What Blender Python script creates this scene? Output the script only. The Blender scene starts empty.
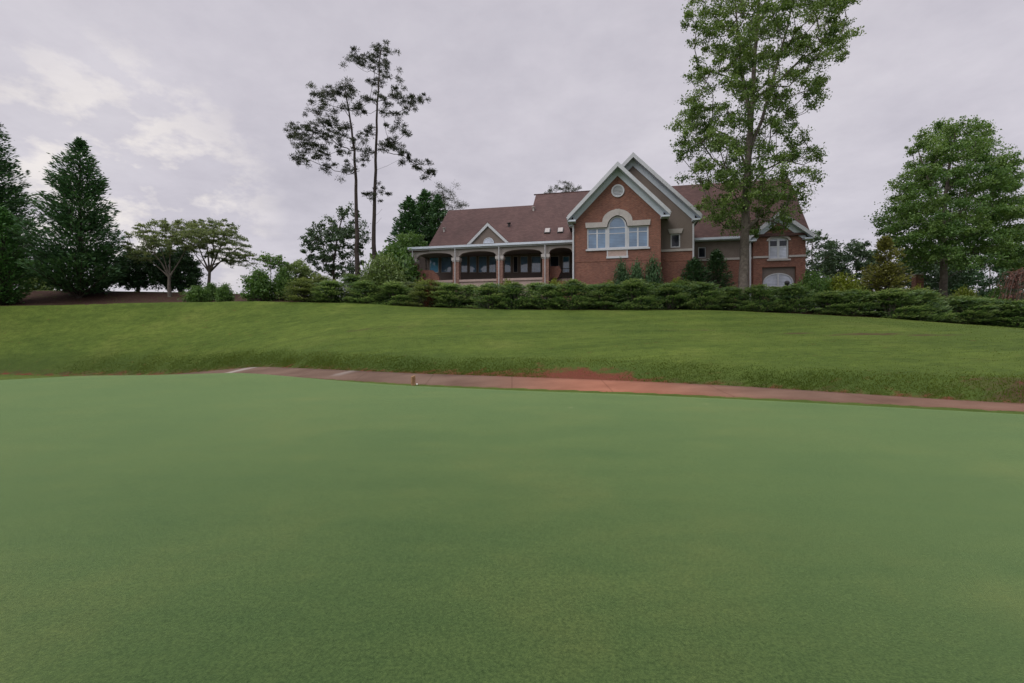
import bpy, bmesh, math, random
import numpy as np
from mathutils import Vector

random.seed(11)
RNG = np.random.default_rng(11)
scene = bpy.context.scene
COL = scene.collection
PI = math.pi

# ------------------------------------------------------------------ camera
CAM_Z = 1.6
FPX = 455.1            # 16 mm lens on a 36 mm sensor, 1024 px wide
cam_d = bpy.data.cameras.new('camera')
cam_d.lens = 16.0
cam_d.sensor_width = 36.0
cam_d.clip_end = 3000.0
cam_d.clip_start = 0.05
cam = bpy.data.objects.new('camera', cam_d)
COL.objects.link(cam)
cam.location = (0, 0, CAM_Z)
cam.rotation_euler = (PI / 2, 0, 0)
scene.camera = cam


def at(px, py, Y):
    """world point seen at a photo pixel at depth Y"""
    return np.array([(px - 512.0) / FPX * Y, Y, CAM_Z + (341.5 - py) / FPX * Y])


# ------------------------------------------------------------------ helpers
def tag(o, label=None, cat=None, group=None, kind=None):
    if label: o['label'] = label
    if cat: o['category'] = cat
    if group: o['group'] = group
    if kind: o['kind'] = kind
    return o


def empty(name, loc, label=None, cat=None, group=None, rz=0.0):
    o = bpy.data.objects.new(name, None)
    COL.objects.link(o)
    o.location = loc
    o.rotation_euler = (0, 0, rz)
    o.empty_display_size = 0.3
    return tag(o, label, cat, group)


def link_mesh(name, me, mats, parent=None, loc=None, rz=0.0, scale=None):
    o = bpy.data.objects.new(name, me)
    COL.objects.link(o)
    if not isinstance(mats, (list, tuple)): mats = [mats]
    if len(me.materials) == 0:
        for m in mats: me.materials.append(m)
    if parent is not None: o.parent = parent
    if loc is not None: o.location = loc
    o.rotation_euler = (0, 0, rz)
    if scale is not None: o.scale = scale
    return o


def np_mesh(name, V, Q, attrs=None, smooth=False, mat_idx=None):
    """mesh from numpy vertices and quads; attrs = {name: per-face float array}"""
    V = np.asarray(V, dtype=np.float32)
    Q = np.asarray(Q, dtype=np.int32)
    me = bpy.data.meshes.new(name)
    nf, k = Q.shape
    me.vertices.add(len(V)); me.vertices.foreach_set('co', V.ravel())
    me.loops.add(nf * k); me.loops.foreach_set('vertex_index', Q.ravel())
    me.polygons.add(nf)
    me.polygons.foreach_set('loop_start', np.arange(0, nf * k, k, dtype=np.int32))
    me.polygons.foreach_set('loop_total', np.full(nf, k, dtype=np.int32))
    if smooth: me.polygons.foreach_set('use_smooth', np.ones(nf, dtype=bool))
    if mat_idx is not None: me.polygons.foreach_set('material_index', np.asarray(mat_idx, dtype=np.int32))
    me.update(calc_edges=True)
    for kx, arr in (attrs or {}).items():
        dom = 'FACE' if len(arr) == nf and len(arr) != len(V) else 'POINT'
        a = me.attributes.new(kx, 'FLOAT', dom)
        a.data.foreach_set('value', np.asarray(arr, dtype=np.float32))
    me.validate()
    return me


def smooth_curve(xs, ys, sig=1.5):
    X = np.arange(-400, 400.01, 0.5)
    Y = np.interp(X, xs, ys)
    k = np.arange(-12, 13) * 0.5
    w = np.exp(-0.5 * (k / sig) ** 2); w /= w.sum()
    Yp = np.pad(Y, 12, mode='edge')
    Y = np.convolve(Yp, w, mode='valid')
    return lambda x: np.interp(x, X, Y)


def sstep(a, b, x):
    t = np.clip((x - a) / (b - a), 0, 1)
    return t * t * (3 - 2 * t)


# value noise on arrays (for terrain and scattering)
_perm = np.random.default_rng(5).random((256, 256))


def vnoise(x, y):
    xi = np.floor(x).astype(int); yi = np.floor(y).astype(int)
    fx = x - xi; fy = y - yi
    fx = fx * fx * (3 - 2 * fx); fy = fy * fy * (3 - 2 * fy)
    g = lambda a, b: _perm[a % 256, b % 256]
    return (g(xi, yi) * (1 - fx) + g(xi + 1, yi) * fx) * (1 - fy) + (g(xi, yi + 1) * (1 - fx) + g(xi + 1, yi + 1) * fx) * fy


# ------------------------------------------------------------------ terrain
yl = smooth_curve([-60, -40, -26, -19.3, -15, -9.4, -4.27, 0, 2.84, 6.8, 9.77, 11.7, 16, 24, 40],
                  [31, 30.5, 28.5, 26.3, 24.2, 20.2, 17.3, 15.5, 14.7, 13, 11.46, 10.4, 8, 3, -8], 0.9)
zp = smooth_curve([-60, -30, -22, -18, -14, -10, 40], [-1.3, -1.0, -0.8, -0.42, -0.05, 0, 0], 1.0)
yh = smooth_curve([-70, -43, -34, -22, -8.6, 0, 16.7, 26, 33, 60], [37, 37, 37.6, 37, 35, 34, 32, 30.5, 29.5, 27])
zh = smooth_curve([-70, -43, -34, -22, -8.6, 0, 16.7, 26, 33, 60], [4.4, 4.45, 4.75, 4.9, 4.4, 4.07, 3.75, 3.18, 2.48, 1.5])
zc = smooth_curve([-70, -43, -30, -20, -10, 0, 17, 26, 35, 60], [6.5, 6.45, 6.3, 5.9, 5.3, 5.2, 5.0, 4.3, 3.6, 2.5])
ye_l = smooth_curve([-27.5, -26.5, -24, -21, -19, -16.5, -14.5, -13, -11, -9.4, -4.27], [-2, 7, 13.4, 17.5, 19.9, 21.5, 21.9, 21.7, 20.4, 19.3, 16.5], 0.5)
PATH_W = 1.8
rise = smooth_curve([-60, -2, 0, 7, 12, 40], [0.26, 0.26, 0.25, 0.17, 0.02, 0.0], 0.8)


def ye(x):
    a = ye_l(x)
    b = yl(x) - 0.75
    t = sstep(-10, -6, x)
    return a * (1 - t) + b * t


def terrain(x, y):
    x = np.asarray(x, dtype=float); y = np.asarray(y, dtype=float)
    L = yl(x); H = yh(x); zpx = zp(x)
    q = y - L
    flat = 0.10 * (vnoise(x * 0.07 + 30, y * 0.07 + 9) - 0.5)
    flat = flat * sstep(0.5, 4, -q) * sstep(-40, -6, -np.abs(x))
    flat = flat + 0.16 * np.exp(-((x + 12) / 6.5) ** 2) * np.exp(-((y - 19.5) / 4.0) ** 2) * sstep(0.3, 1.6, -q)
    # fringe falls towards the dipping path on the left
    near = flat + zpx * sstep(6.5, 0.0, -q)
    t = np.clip(q / PATH_W, 0, 1)
    pathz = zpx + rise(x) * t
    q2 = q - PATH_W
    w = np.clip(q2 / np.maximum(H - L - PATH_W, 2.0), 0, 1)
    z0 = zpx + rise(x)
    bank = 0.42 * sstep(0, 1.5, q2) * (1 - w) ** 1.5
    lawn = z0 + (zh(x) - z0) * (0.85 * w + 0.15 * w * w) + bank + 0.22 * (vnoise(x * 0.16, y * 0.2) - 0.5) * sstep(0, 3, q2) + 0.06 * (vnoise(x * 0.7, y * 0.7 + 40) - 0.5) * sstep(0, 0.5, q2)
    r = y - H
    back = zh(x) + (zc(x) - zh(x)) * sstep(0, 7.0, r) + 0.2 * (vnoise(x * 0.16, y * 0.2) - 0.5)
    z = np.where(q < 0, near, np.where(q < PATH_W, pathz, np.where(r < 0, lawn, back)))
    z = z - 11.0 * sstep(62, 150, y) - 4.0 * sstep(60, 200, np.abs(x)) * sstep(20, 60, y)
    return z


def tz(x, y):
    return float(terrain(np.array([x]), np.array([y]))[0])


def on_ground(px, Y):
    x = (px - 512.0) / FPX * Y
    return np.array([x, Y, tz(x, Y)])


# ------------------------------------------------------------------ materials
def new_mat(name):
    m = bpy.data.materials.new(name)
    m.use_nodes = True
    nt = m.node_tree
    b = nt.nodes['Principled BSDF']
    return m, nt, b


def N(nt, t, **kw):
    n = nt.nodes.new(t)
    for k, v in kw.items(): setattr(n, k, v)
    return n


def ramp(nt, stops):
    r = N(nt, 'ShaderNodeValToRGB')
    e = r.color_ramp.elements
    while len(e) < len(stops): e.new(0.5)
    for i, (p, c) in enumerate(stops):
        e[i].position = p
        e[i].color = (c[0], c[1], c[2], 1)
    return r


def noise(nt, coord, scale, detail=3, rough=0.55):
    n = N(nt, 'ShaderNodeTexNoise')
    n.inputs['Scale'].default_value = scale
    n.inputs['Detail'].default_value = detail
    n.inputs['Roughness'].default_value = rough
    if coord is not None: nt.links.new(coord, n.inputs['Vector'])
    return n


def mixc(nt, a, b, fac, mode='MIX'):
    m = N(nt, 'ShaderNodeMix', data_type='RGBA', blend_type=mode)
    for s, v in ((m.inputs[0], fac), (m.inputs[6], a), (m.inputs[7], b)):
        if hasattr(v, 'is_linked'): nt.links.new(v, s)
        elif isinstance(v, (int, float)): s.default_value = v
        else: s.default_value = (v[0], v[1], v[2], 1)
    return m.outputs[2]


def mapping(nt, coord, scale=(1, 1, 1), rot=(0, 0, 0)):
    mp = N(nt, 'ShaderNodeMapping')
    mp.inputs['Scale'].default_value = scale
    mp.inputs['Rotation'].default_value = rot
    nt.links.new(coord, mp.inputs['Vector'])
    return mp.outputs['Vector']


def bump(nt, b, h, strength=0.5, dist=0.02):
    bp = N(nt, 'ShaderNodeBump')
    bp.inputs['Strength'].default_value = strength
    bp.inputs['Distance'].default_value = dist
    nt.links.new(h, bp.inputs['Height'])
    nt.links.new(bp.outputs['Normal'], b.inputs['Normal'])


def mat_noisy(name, c1, c2, scale=3.0, rough=0.8, bs=0.3, bd=0.01, spec=0.3, fine=None):
    m, nt, b = new_mat(name)
    tc = N(nt, 'ShaderNodeTexCoord').outputs['Object']
    n = noise(nt, tc, scale, 5)
    r = ramp(nt, [(0.3, c1), (0.7, c2)])
    nt.links.new(n.outputs['Fac'], r.inputs['Fac'])
    col = r.outputs['Color']
    n2 = noise(nt, tc, fine or scale * 12, 3)
    r2 = ramp(nt, [(0.3, (0.8, 0.8, 0.8)), (0.75, (1.12, 1.12, 1.12))])
    nt.links.new(n2.outputs['Fac'], r2.inputs['Fac'])
    col = mixc(nt, col, r2.outputs['Color'], 1.0, 'MULTIPLY')
    nt.links.new(col, b.inputs['Base Color'])
    b.inputs['Roughness'].default_value = rough
    b.inputs['Specular IOR Level'].default_value = spec
    bump(nt, b, n2.outputs['Fac'], bs, bd)
    return m


def mat_leaf(name, dark, mid, light, transl=0.28, rough=0.55, spec=0.3):
    m, nt, b = new_mat(name)
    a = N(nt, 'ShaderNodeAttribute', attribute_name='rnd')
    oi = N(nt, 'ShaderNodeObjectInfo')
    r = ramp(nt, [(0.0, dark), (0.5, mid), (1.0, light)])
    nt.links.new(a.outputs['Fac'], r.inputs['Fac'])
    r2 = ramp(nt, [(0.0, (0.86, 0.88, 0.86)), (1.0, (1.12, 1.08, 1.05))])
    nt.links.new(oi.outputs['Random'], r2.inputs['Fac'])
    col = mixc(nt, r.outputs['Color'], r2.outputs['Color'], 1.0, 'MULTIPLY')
    nt.links.new(col, b.inputs['Base Color'])
    b.inputs['Roughness'].default_value = rough
    b.inputs['Specular IOR Level'].default_value = spec
    t = N(nt, 'ShaderNodeBsdfTranslucent')
    tcol = mixc(nt, col, (1.25, 1.25, 0.7), 1.0, 'MULTIPLY')
    nt.links.new(tcol, t.inputs['Color'])
    mx = N(nt, 'ShaderNodeMixShader')
    mx.inputs[0].default_value = transl
    nt.links.new(b.outputs[0], mx.inputs[1]); nt.links.new(t.outputs[0], mx.inputs[2])
    nt.links.new(mx.outputs[0], nt.nodes['Material Output'].inputs['Surface'])
    return m


def mat_plain(name, c, rough=0.5, spec=0.4, metal=0.0):
    return mat_noisy(name, tuple(x * 0.93 for x in c), tuple(min(1, x * 1.06) for x in c), 1.3, rough, 0.1, 0.004, spec, 25)


# --- putting green: close-mown turf
def make_green_mat():
    m, nt, b = new_mat('putting_turf')
    tc = N(nt, 'ShaderNodeTexCoord').outputs['Object']
    big = noise(nt, tc, 0.30, 6, 0.65)
    r = ramp(nt, [(0.3, (0.031, 0.063, 0.019)), (0.5, (0.043, 0.074, 0.022)), (0.70, (0.066, 0.087, 0.026))])
    nt.links.new(big.outputs['Fac'], r.inputs['Fac'])
    mid = noise(nt, mapping(nt, tc, (0.45, 1.5, 1), (0, 0, 0.5)), 0.9, 6, 0.68)
    r2 = ramp(nt, [(0.3, (0.78, 0.87, 0.86)), (0.7, (1.24, 1.14, 1.09))])
    nt.links.new(mid.outputs['Fac'], r2.inputs['Fac'])
    col = mixc(nt, r.outputs['Color'], r2.outputs['Color'], 1.0, 'MULTIPLY')
    fine = noise(nt, tc, 55, 4, 0.8)
    r3 = ramp(nt, [(0.30, (0.50, 0.55, 0.50)), (0.5, (1.0, 1.0, 1.0)), (0.70, (1.6, 1.48, 1.4))])
    nt.links.new(fine.outputs['Fac'], r3.inputs['Fac'])
    col = mixc(nt, col, r3.outputs['Color'], 1.0, 'MULTIPLY')
    # small pale ball marks
    vo = N(nt, 'ShaderNodeTexVoronoi', feature='F1')
    vo.inputs['Scale'].default_value = 0.55
    nt.links.new(tc, vo.inputs['Vector'])
    r4 = ramp(nt, [(0.016, (1, 1, 1)), (0.04, (0, 0, 0))])
    nt.links.new(vo.outputs['Distance'], r4.inputs['Fac'])
    col = mixc(nt, col, (0.20, 0.22, 0.11), r4.outputs['Color'])
    nt.links.new(col, b.inputs['Base Color'])
    b.inputs['Roughness'].default_value = 0.75
    b.inputs['Specular IOR Level'].default_value = 0.1
    b.inputs['Sheen Weight'].default_value = 0.7
    b.inputs['Sheen Roughness'].default_value = 0.3
    b.inputs['Sheen Tint'].default_value = (0.64, 0.94, 0.39, 1)
    f2 = noise(nt, tc, 190, 2, 0.6)
    bump(nt, b, f2.outputs['Fac'], 0.55, 0.006)
    return m


def make_ground_mat():
    m, nt, b = new_mat('lawn_turf')
    tc = N(nt, 'ShaderNodeTexCoord').outputs['Object']
    big = noise(nt, tc, 0.22, 5, 0.6)
    r = ramp(nt, [(0.3, (0.056, 0.093, 0.018)), (0.55, (0.073, 0.112, 0.021)), (0.75, (0.096, 0.129, 0.029))])
    nt.links.new(big.outputs['Fac'], r.inputs['Fac'])
    mid = noise(nt, mapping(nt, tc, (0.6, 1.2, 1)), 2.6, 9, 0.8)
    r2 = ramp(nt, [(0.33, (0.66, 0.70, 0.66)), (0.67, (1.36, 1.30, 1.28))])
    nt.links.new(mid.outputs['Fac'], r2.inputs['Fac'])
    col = mixc(nt, r.outputs['Color'], r2.outputs['Color'], 1.0, 'MULTIPLY')
    fine = noise(nt, tc, 28, 3, 0.7)
    r3 = ramp(nt, [(0.3, (0.6, 0.62, 0.6)), (0.72, (1.4, 1.36, 1.3))])
    nt.links.new(fine.outputs['Fac'], r3.inputs['Fac'])
    col = mixc(nt, col, r3.outputs['Color'], 1.0, 'MULTIPLY')
    bands = noise(nt, mapping(nt, tc, (0.10, 0.9, 0.5)), 1.0, 4, 0.6)
    rb = ramp(nt, [(0.35, (0.84, 0.86, 0.84)), (0.68, (1.18, 1.13, 1.12))])
    nt.links.new(bands.outputs['Fac'], rb.inputs['Fac'])
    col = mixc(nt, col, rb.outputs['Color'], 1.0, 'MULTIPLY')
    # darker green grass colour along the cut bank; brown thatch where the turf is thin
    rk = N(nt, 'ShaderNodeAttribute', attribute_name='bank_dark').outputs['Fac']
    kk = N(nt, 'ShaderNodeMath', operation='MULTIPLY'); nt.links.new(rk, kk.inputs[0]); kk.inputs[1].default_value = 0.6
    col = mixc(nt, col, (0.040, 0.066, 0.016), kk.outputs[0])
    th = N(nt, 'ShaderNodeAttribute', attribute_name='thin').outputs['Fac']
    nth = noise(nt, mapping(nt, tc, (0.7, 2.0, 1)), 1.6, 5, 0.7)
    at_ = N(nt, 'ShaderNodeMath', operation='ADD'); nt.links.new(th, at_.inputs[0]); nt.links.new(nth.outputs['Fac'], at_.inputs[1])
    rt = ramp(nt, [(0.68, (0, 0, 0)), (0.95, (1, 1, 1))])
    nt.links.new(at_.outputs[0], rt.inputs['Fac'])
    col = mixc(nt, col, (0.066, 0.043, 0.024), rt.outputs['Color'])
    # red clay showing through, worn thin patches
    so = N(nt, 'ShaderNodeAttribute', attribute_name='soil').outputs['Fac']
    nn = noise(nt, tc, 3.0, 5, 0.7)
    nb_ = noise(nt, mapping(nt, tc, (0.8, 1.6, 1)), 1.7, 7, 0.75)
    ma = N(nt, 'ShaderNodeMath', operation='MULTIPLY_ADD'); nt.links.new(nb_.outputs['Fac'], ma.inputs[0]); ma.inputs[1].default_value = 1.9; ma.inputs[2].default_value = -0.45
    ad = N(nt, 'ShaderNodeMath', operation='ADD'); nt.links.new(so, ad.inputs[0]); nt.links.new(ma.outputs[0], ad.inputs[1])
    rs = ramp(nt, [(0.72, (0, 0, 0)), (1.25, (1, 1, 1))])
    nt.links.new(ad.outputs[0], rs.inputs['Fac'])
    rc = ramp(nt, [(0.3, (0.080, 0.028, 0.018)), (0.7, (0.165, 0.052, 0.031))])
    nt.links.new(fine.outputs['Fac'], rc.inputs['Fac'])
    col = mixc(nt, col, rc.outputs['Color'], rs.outputs['Color'])
    mu = N(nt, 'ShaderNodeAttribute', attribute_name='mulch').outputs['Fac']
    ad2 = N(nt, 'ShaderNodeMath', operation='ADD'); nt.links.new(mu, ad2.inputs[0]); nt.links.new(nn.outputs['Fac'], ad2.inputs[1])
    rm = ramp(nt, [(0.95, (0, 0, 0)), (1.05, (1, 1, 1))])
    nt.links.new(ad2.outputs[0], rm.inputs['Fac'])
    n5 = noise(nt, tc, 9, 4, 0.7)
    rmc = ramp(nt, [(0.3, (0.030, 0.017, 0.013)), (0.55, (0.060, 0.034, 0.026)), (0.75, (0.11, 0.073, 0.055))])
    nt.links.new(n5.outputs['Fac'], rmc.inputs['Fac'])
    col = mixc(nt, col, rmc.outputs['Color'], rm.outputs['Color'])
    nt.links.new(col, b.inputs['Base Color'])
    b.inputs['Roughness'].default_value = 0.9
    b.inputs['Specular IOR Level'].default_value = 0.1
    bump(nt, b, fine.outputs['Fac'], 0.8, 0.03)
    return m


def make_path_mat():
    m, nt, b = new_mat('stained_concrete')
    tc = N(nt, 'ShaderNodeTexCoord').outputs['Object']
    n1 = noise(nt, mapping(nt, tc, (0.6, 1, 1)), 0.7, 5, 0.6)
    red = N(nt, 'ShaderNodeAttribute', attribute_name='clay').outputs['Fac']
    base = ramp(nt, [(0.3, (0.098, 0.062, 0.045)), (0.7, (0.165, 0.112, 0.083))])
    nt.links.new(n1.outputs['Fac'], base.inputs['Fac'])
    clay = ramp(nt, [(0.3, (0.215, 0.090, 0.055)), (0.7, (0.33, 0.148, 0.094))])
    nt.links.new(n1.outputs['Fac'], clay.inputs['Fac'])
    col = mixc(nt, base.outputs['Color'], clay.outputs['Color'], red)
    pale = N(nt, 'ShaderNodeAttribute', attribute_name='pale').outputs['Fac']
    col = mixc(nt, col, (0.30, 0.27, 0.245), pale)
    f = noise(nt, tc, 40, 4, 0.7)
    rf = ramp(nt, [(0.3, (0.82, 0.82, 0.82)), (0.7, (1.14, 1.14, 1.14))])
    nt.links.new(f.outputs['Fac'], rf.inputs['Fac'])
    col = mixc(nt, col, rf.outputs['Color'], 1.0, 'MULTIPLY')
    nt.links.new(col, b.inputs['Base Color'])
    sx_ = N(nt, 'ShaderNodeSeparateXYZ'); nt.links.new(tc, sx_.inputs[0])
    md = N(nt, 'ShaderNodeMath', operation='PINGPONG'); nt.links.new(sx_.outputs['X'], md.inputs[0]); md.inputs[1].default_value = 1.6
    rj = ramp(nt, [(0.012, (0.74, 0.72, 0.70)), (0.03, (1, 1, 1))])
    nt.links.new(md.outputs[0], rj.inputs['Fac'])
    col = mixc(nt, col, rj.outputs['Color'], 1.0, 'MULTIPLY')
    nt.links.new(col, b.inputs['Base Color'])
    b.inputs['Roughness'].default_value = 0.85
    b.inputs['Specular IOR Level'].default_value = 0.1
    bump(nt, b, f.outputs['Fac'], 0.3, 0.01)
    return m


def make_brick_mat(name='red_brick', c1=(0.155, 0.058, 0.039, 1), c2=(0.228, 0.091, 0.061, 1)):
    m, nt, b = new_mat(name)
    tc = N(nt, 'ShaderNodeTexCoord').outputs['Object']
    sp = N(nt, 'ShaderNodeSeparateXYZ'); nt.links.new(tc, sp.inputs[0])
    ad = N(nt, 'ShaderNodeMath', operation='ADD'); nt.links.new(sp.outputs['X'], ad.inputs[0]); nt.links.new(sp.outputs['Y'], ad.inputs[1])
    cb = N(nt, 'ShaderNodeCombineXYZ'); nt.links.new(ad.outputs[0], cb.inputs['X']); nt.links.new(sp.outputs['Z'], cb.inputs['Y'])
    br = N(nt, 'ShaderNodeTexBrick')
    nt.links.new(cb.outputs[0], br.inputs['Vector'])
    br.inputs['Scale'].default_value = 1.0
    br.inputs['Brick Width'].default_value = 0.22
    br.inputs['Row Height'].default_value = 0.078
    br.inputs['Mortar Size'].default_value = 0.010
    br.inputs['Color1'].default_value = c1
    br.inputs['Color2'].default_value = c2
    br.inputs['Mortar'].default_value = (0.20, 0.16, 0.145, 1)
    n1 = noise(nt, tc, 0.6, 5, 0.65)
    r = ramp(nt, [(0.3, (0.82, 0.82, 0.84)), (0.7, (1.15, 1.12, 1.08))])
    nt.links.new(n1.outputs['Fac'], r.inputs['Fac'])
    col = mixc(nt, br.outputs['Color'], r.outputs['Color'], 1.0, 'MULTIPLY')
    n2 = noise(nt, mapping(nt, cb.outputs[0], (4.5, 12.8, 1)), 1.0, 2, 0.6)
    r2 = ramp(nt, [(0.3, (0.72, 0.70, 0.70)), (0.72, (1.25, 1.22, 1.18))])
    nt.links.new(n2.outputs['Fac'], r2.inputs['Fac'])
    col = mixc(nt, col, r2.outputs['Color'], 1.0, 'MULTIPLY')
    nt.links.new(col, b.inputs['Base Color'])
    b.inputs['Roughness'].default_value = 0.85
    b.inputs['Specular IOR Level'].default_value = 0.2
    bump(nt, b, br.outputs['Fac'], -0.4, 0.008)
    return m


def make_roof_mat():
    m, nt, b = new_mat('brown_shingle')
    tc = N(nt, 'ShaderNodeTexCoord').outputs['Object']
    sp = N(nt, 'ShaderNodeSeparateXYZ'); nt.links.new(tc, sp.inputs[0])
    ad = N(nt, 'ShaderNodeMath', operation='ADD'); nt.links.new(sp.outputs['X'], ad.inputs[0]); nt.links.new(sp.outputs['Y'], ad.inputs[1])
    cb = N(nt, 'ShaderNodeCombineXYZ'); nt.links.new(sp.outputs['X'], cb.inputs['X']); nt.links.new(sp.outputs['Z'], cb.inputs['Y'])
    br = N(nt, 'ShaderNodeTexBrick')
    nt.links.new(cb.outputs[0], br.inputs['Vector'])
    br.inputs['Scale'].default_value = 1.0
    br.inputs['Brick Width'].default_value = 0.33
    br.inputs['Row Height'].default_value = 0.12
    br.inputs['Mortar Size'].default_value = 0.012
    br.inputs['Color1'].default_value = (0.074, 0.041, 0.036, 1)
    br.inputs['Color2'].default_value = (0.106, 0.061, 0.053, 1)
    br.inputs['Mortar'].default_value = (0.050, 0.030, 0.029, 1)
    n1 = noise(nt, mapping(nt, tc, (1, 0.4, 0.4)), 0.55, 5, 0.6)
    r = ramp(nt, [(0.3, (0.85, 0.85, 0.86)), (0.7, (1.14, 1.12, 1.12))])
    nt.links.new(n1.outputs['Fac'], r.inputs['Fac'])
    col = mixc(nt, br.outputs['Color'], r.outputs['Color'], 1.0, 'MULTIPLY')
    nt.links.new(col, b.inputs['Base Color'])
    b.inputs['Roughness'].default_value = 0.85
    b.inputs['Specular IOR Level'].default_value = 0.25
    bump(nt, b, br.outputs['Fac'], -0.4, 0.012)
    return m


def make_glass_mat(name, c, rough=0.06, spec=0.9):
    m, nt, b = new_mat(name)
    tc = N(nt, 'ShaderNodeTexCoord').outputs['Object']
    n = noise(nt, tc, 0.9, 4)
    r = ramp(nt, [(0.35, tuple(x * 0.62 for x in c)), (0.7, tuple(x * 1.2 for x in c))])
    nt.links.new(n.outputs['Fac'], r.inputs['Fac'])
    # slatted blinds showing faintly behind the pane
    wv = N(nt, 'ShaderNodeTexWave', bands_direction='Z'); wv.inputs['Scale'].default_value = 2.4; wv.inputs['Distortion'].default_value = 0.6
    nt.links.new(tc, wv.inputs['Vector'])
    rw = ramp(nt, [(0.2, (0.78, 0.80, 0.82)), (0.8, (1.16, 1.14, 1.12))])
    nt.links.new(wv.outputs['Fac'], rw.inputs['Fac'])
    nt.links.new(mixc(nt, r.outputs['Color'], rw.outputs['Color'], 1.0, 'MULTIPLY'), b.inputs['Base Color'])
    b.inputs['Roughness'].default_value = rough
    b.inputs['Specular IOR Level'].default_value = spec
    b.inputs['Coat Weight'].default_value = 0.1 if 'dark' in name else 1.0
    b.inputs['Coat Roughness'].default_value = 0.03
    n2 = noise(nt, tc, 1.1, 2)
    bump(nt, b, n2.outputs['Fac'], 0.08, 0.02)
    return m


M = {}
M['green'] = make_green_mat()
M['ground'] = make_ground_mat()
M['path'] = make_path_mat()
M['brick'] = make_brick_mat()
M['brick_pale'] = make_brick_mat('pale_brick', (0.23, 0.125, 0.10, 1), (0.32, 0.19, 0.155, 1))
M['roof'] = make_roof_mat()
M['glass'] = make_glass_mat('sky_tinted_glass', (0.13, 0.23, 0.37))  # film tint plus reflected sky blue, both put into the base colour
M['glass_dark'] = make_glass_mat('dark_glass', (0.016, 0.022, 0.034), 0.08, 0.35)
M['glass_pale'] = make_glass_mat('pale_glass', (0.42, 0.46, 0.56), 0.25, 0.5)
M['glass_bright'] = make_glass_mat('bright_glass', (0.10, 0.30, 0.52))  # stronger reflected sky blue in the base colour
M['trim'] = mat_plain('white_painted_trim', (0.50, 0.52, 0.56), 0.5)
M['soffit'] = mat_plain('pale_grey_soffit', (0.55, 0.61, 0.70), 0.6)
M['stucco'] = mat_noisy('taupe_stucco', (0.165, 0.136, 0.124), (0.20, 0.166, 0.150), 1.5, 0.9, 0.3, 0.006, 0.2)
M['stone'] = mat_noisy('cast_stone', (0.38, 0.355, 0.345), (0.46, 0.435, 0.42), 2.0, 0.8, 0.2, 0.005, 0.25)
M['render'] = mat_noisy('pink_render', (0.36, 0.275, 0.25), (0.43, 0.335, 0.305), 1.0, 0.9, 0.2, 0.005, 0.2)
M['beam'] = mat_plain('porch_beam_paint', (0.27, 0.245, 0.23), 0.6)
M['porchwall'] = mat_plain('dark_porch_wall', (0.115, 0.088, 0.080), 0.7)
M['dark'] = mat_plain('dark_metal', (0.02, 0.02, 0.022), 0.45)
M['ceil'] = mat_plain('porch_ceiling_board', (0.16, 0.145, 0.135), 0.7)
M['bark'] = mat_noisy('grey_bark', (0.085, 0.072, 0.062), (0.19, 0.165, 0.145), 4.0, 0.95, 0.7, 0.03, 0.15, 18)
M['bark_pine'] = mat_noisy('pine_bark', (0.038, 0.030, 0.028), (0.080, 0.064, 0.057), 3.0, 0.95, 0.7, 0.03, 0.15, 14)
M['bark_pale'] = mat_noisy('pale_smooth_bark', (0.16, 0.135, 0.12), (0.28, 0.245, 0.22), 4.0, 0.9, 0.3, 0.01, 0.15, 18)
M['wood'] = mat_noisy('weathered_wood', (0.23, 0.13, 0.065), (0.38, 0.24, 0.13), 6.0, 0.8, 0.4, 0.004, 0.2, 40)
M['ball'] = mat_plain('white_ball', (0.8, 0.8, 0.76), 0.35)
M['box'] = mat_plain('pale_box_paint', (0.55, 0.55, 0.52), 0.5)
M['leaf_oak'] = mat_leaf('oak_leaf', (0.052, 0.098, 0.028), (0.119, 0.195, 0.054), (0.212, 0.296, 0.094))
M['leaf_maple'] = mat_leaf('maple_leaf', (0.042, 0.100, 0.029), (0.100, 0.192, 0.048), (0.188, 0.284, 0.081))
M['leaf_cedar'] = mat_leaf('cedar_spray', (0.028, 0.074, 0.035), (0.065, 0.144, 0.061), (0.113, 0.213, 0.092), 0.12)
M['leaf_cedar2'] = mat_leaf('bright_cedar_spray', (0.028, 0.085, 0.028), (0.066, 0.168, 0.047), (0.106, 0.225, 0.070), 0.15)
M['leaf_pine'] = mat_leaf('pine_needle', (0.023, 0.031, 0.017), (0.049, 0.063, 0.033), (0.084, 0.101, 0.055), 0.12)
M['leaf_dark'] = mat_leaf('dark_broadleaf', (0.019, 0.053, 0.022), (0.045, 0.101, 0.041), (0.086, 0.161, 0.068), 0.15)
M['leaf_far'] = mat_leaf('far_leaf', (0.036, 0.066, 0.036), (0.064, 0.110, 0.058), (0.102, 0.155, 0.085), 0.2)
M['leaf_myrtle'] = mat_leaf('myrtle_leaf', (0.070, 0.100, 0.044), (0.130, 0.175, 0.080), (0.195, 0.240, 0.125), 0.5)
M['leaf_shrub'] = mat_leaf('shrub_leaf', (0.040, 0.096, 0.025), (0.090, 0.179, 0.045), (0.157, 0.257, 0.079))
M['leaf_light'] = mat_leaf('pale_shrub_leaf', (0.077, 0.128, 0.038), (0.146, 0.216, 0.077), (0.232, 0.303, 0.128))
M['leaf_yellow'] = mat_leaf('yellow_green_leaf', (0.078, 0.114, 0.014), (0.156, 0.204, 0.025), (0.240, 0.283, 0.047))
M['leaf_bronze'] = mat_leaf('bronze_green_leaf', (0.080, 0.078, 0.024), (0.150, 0.155, 0.046), (0.26, 0.27, 0.085), 0.4)
M['leaf_red'] = mat_leaf('dusky_red_leaf', (0.094, 0.043, 0.037), (0.169, 0.083, 0.070), (0.250, 0.131, 0.106), 0.2)
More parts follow.
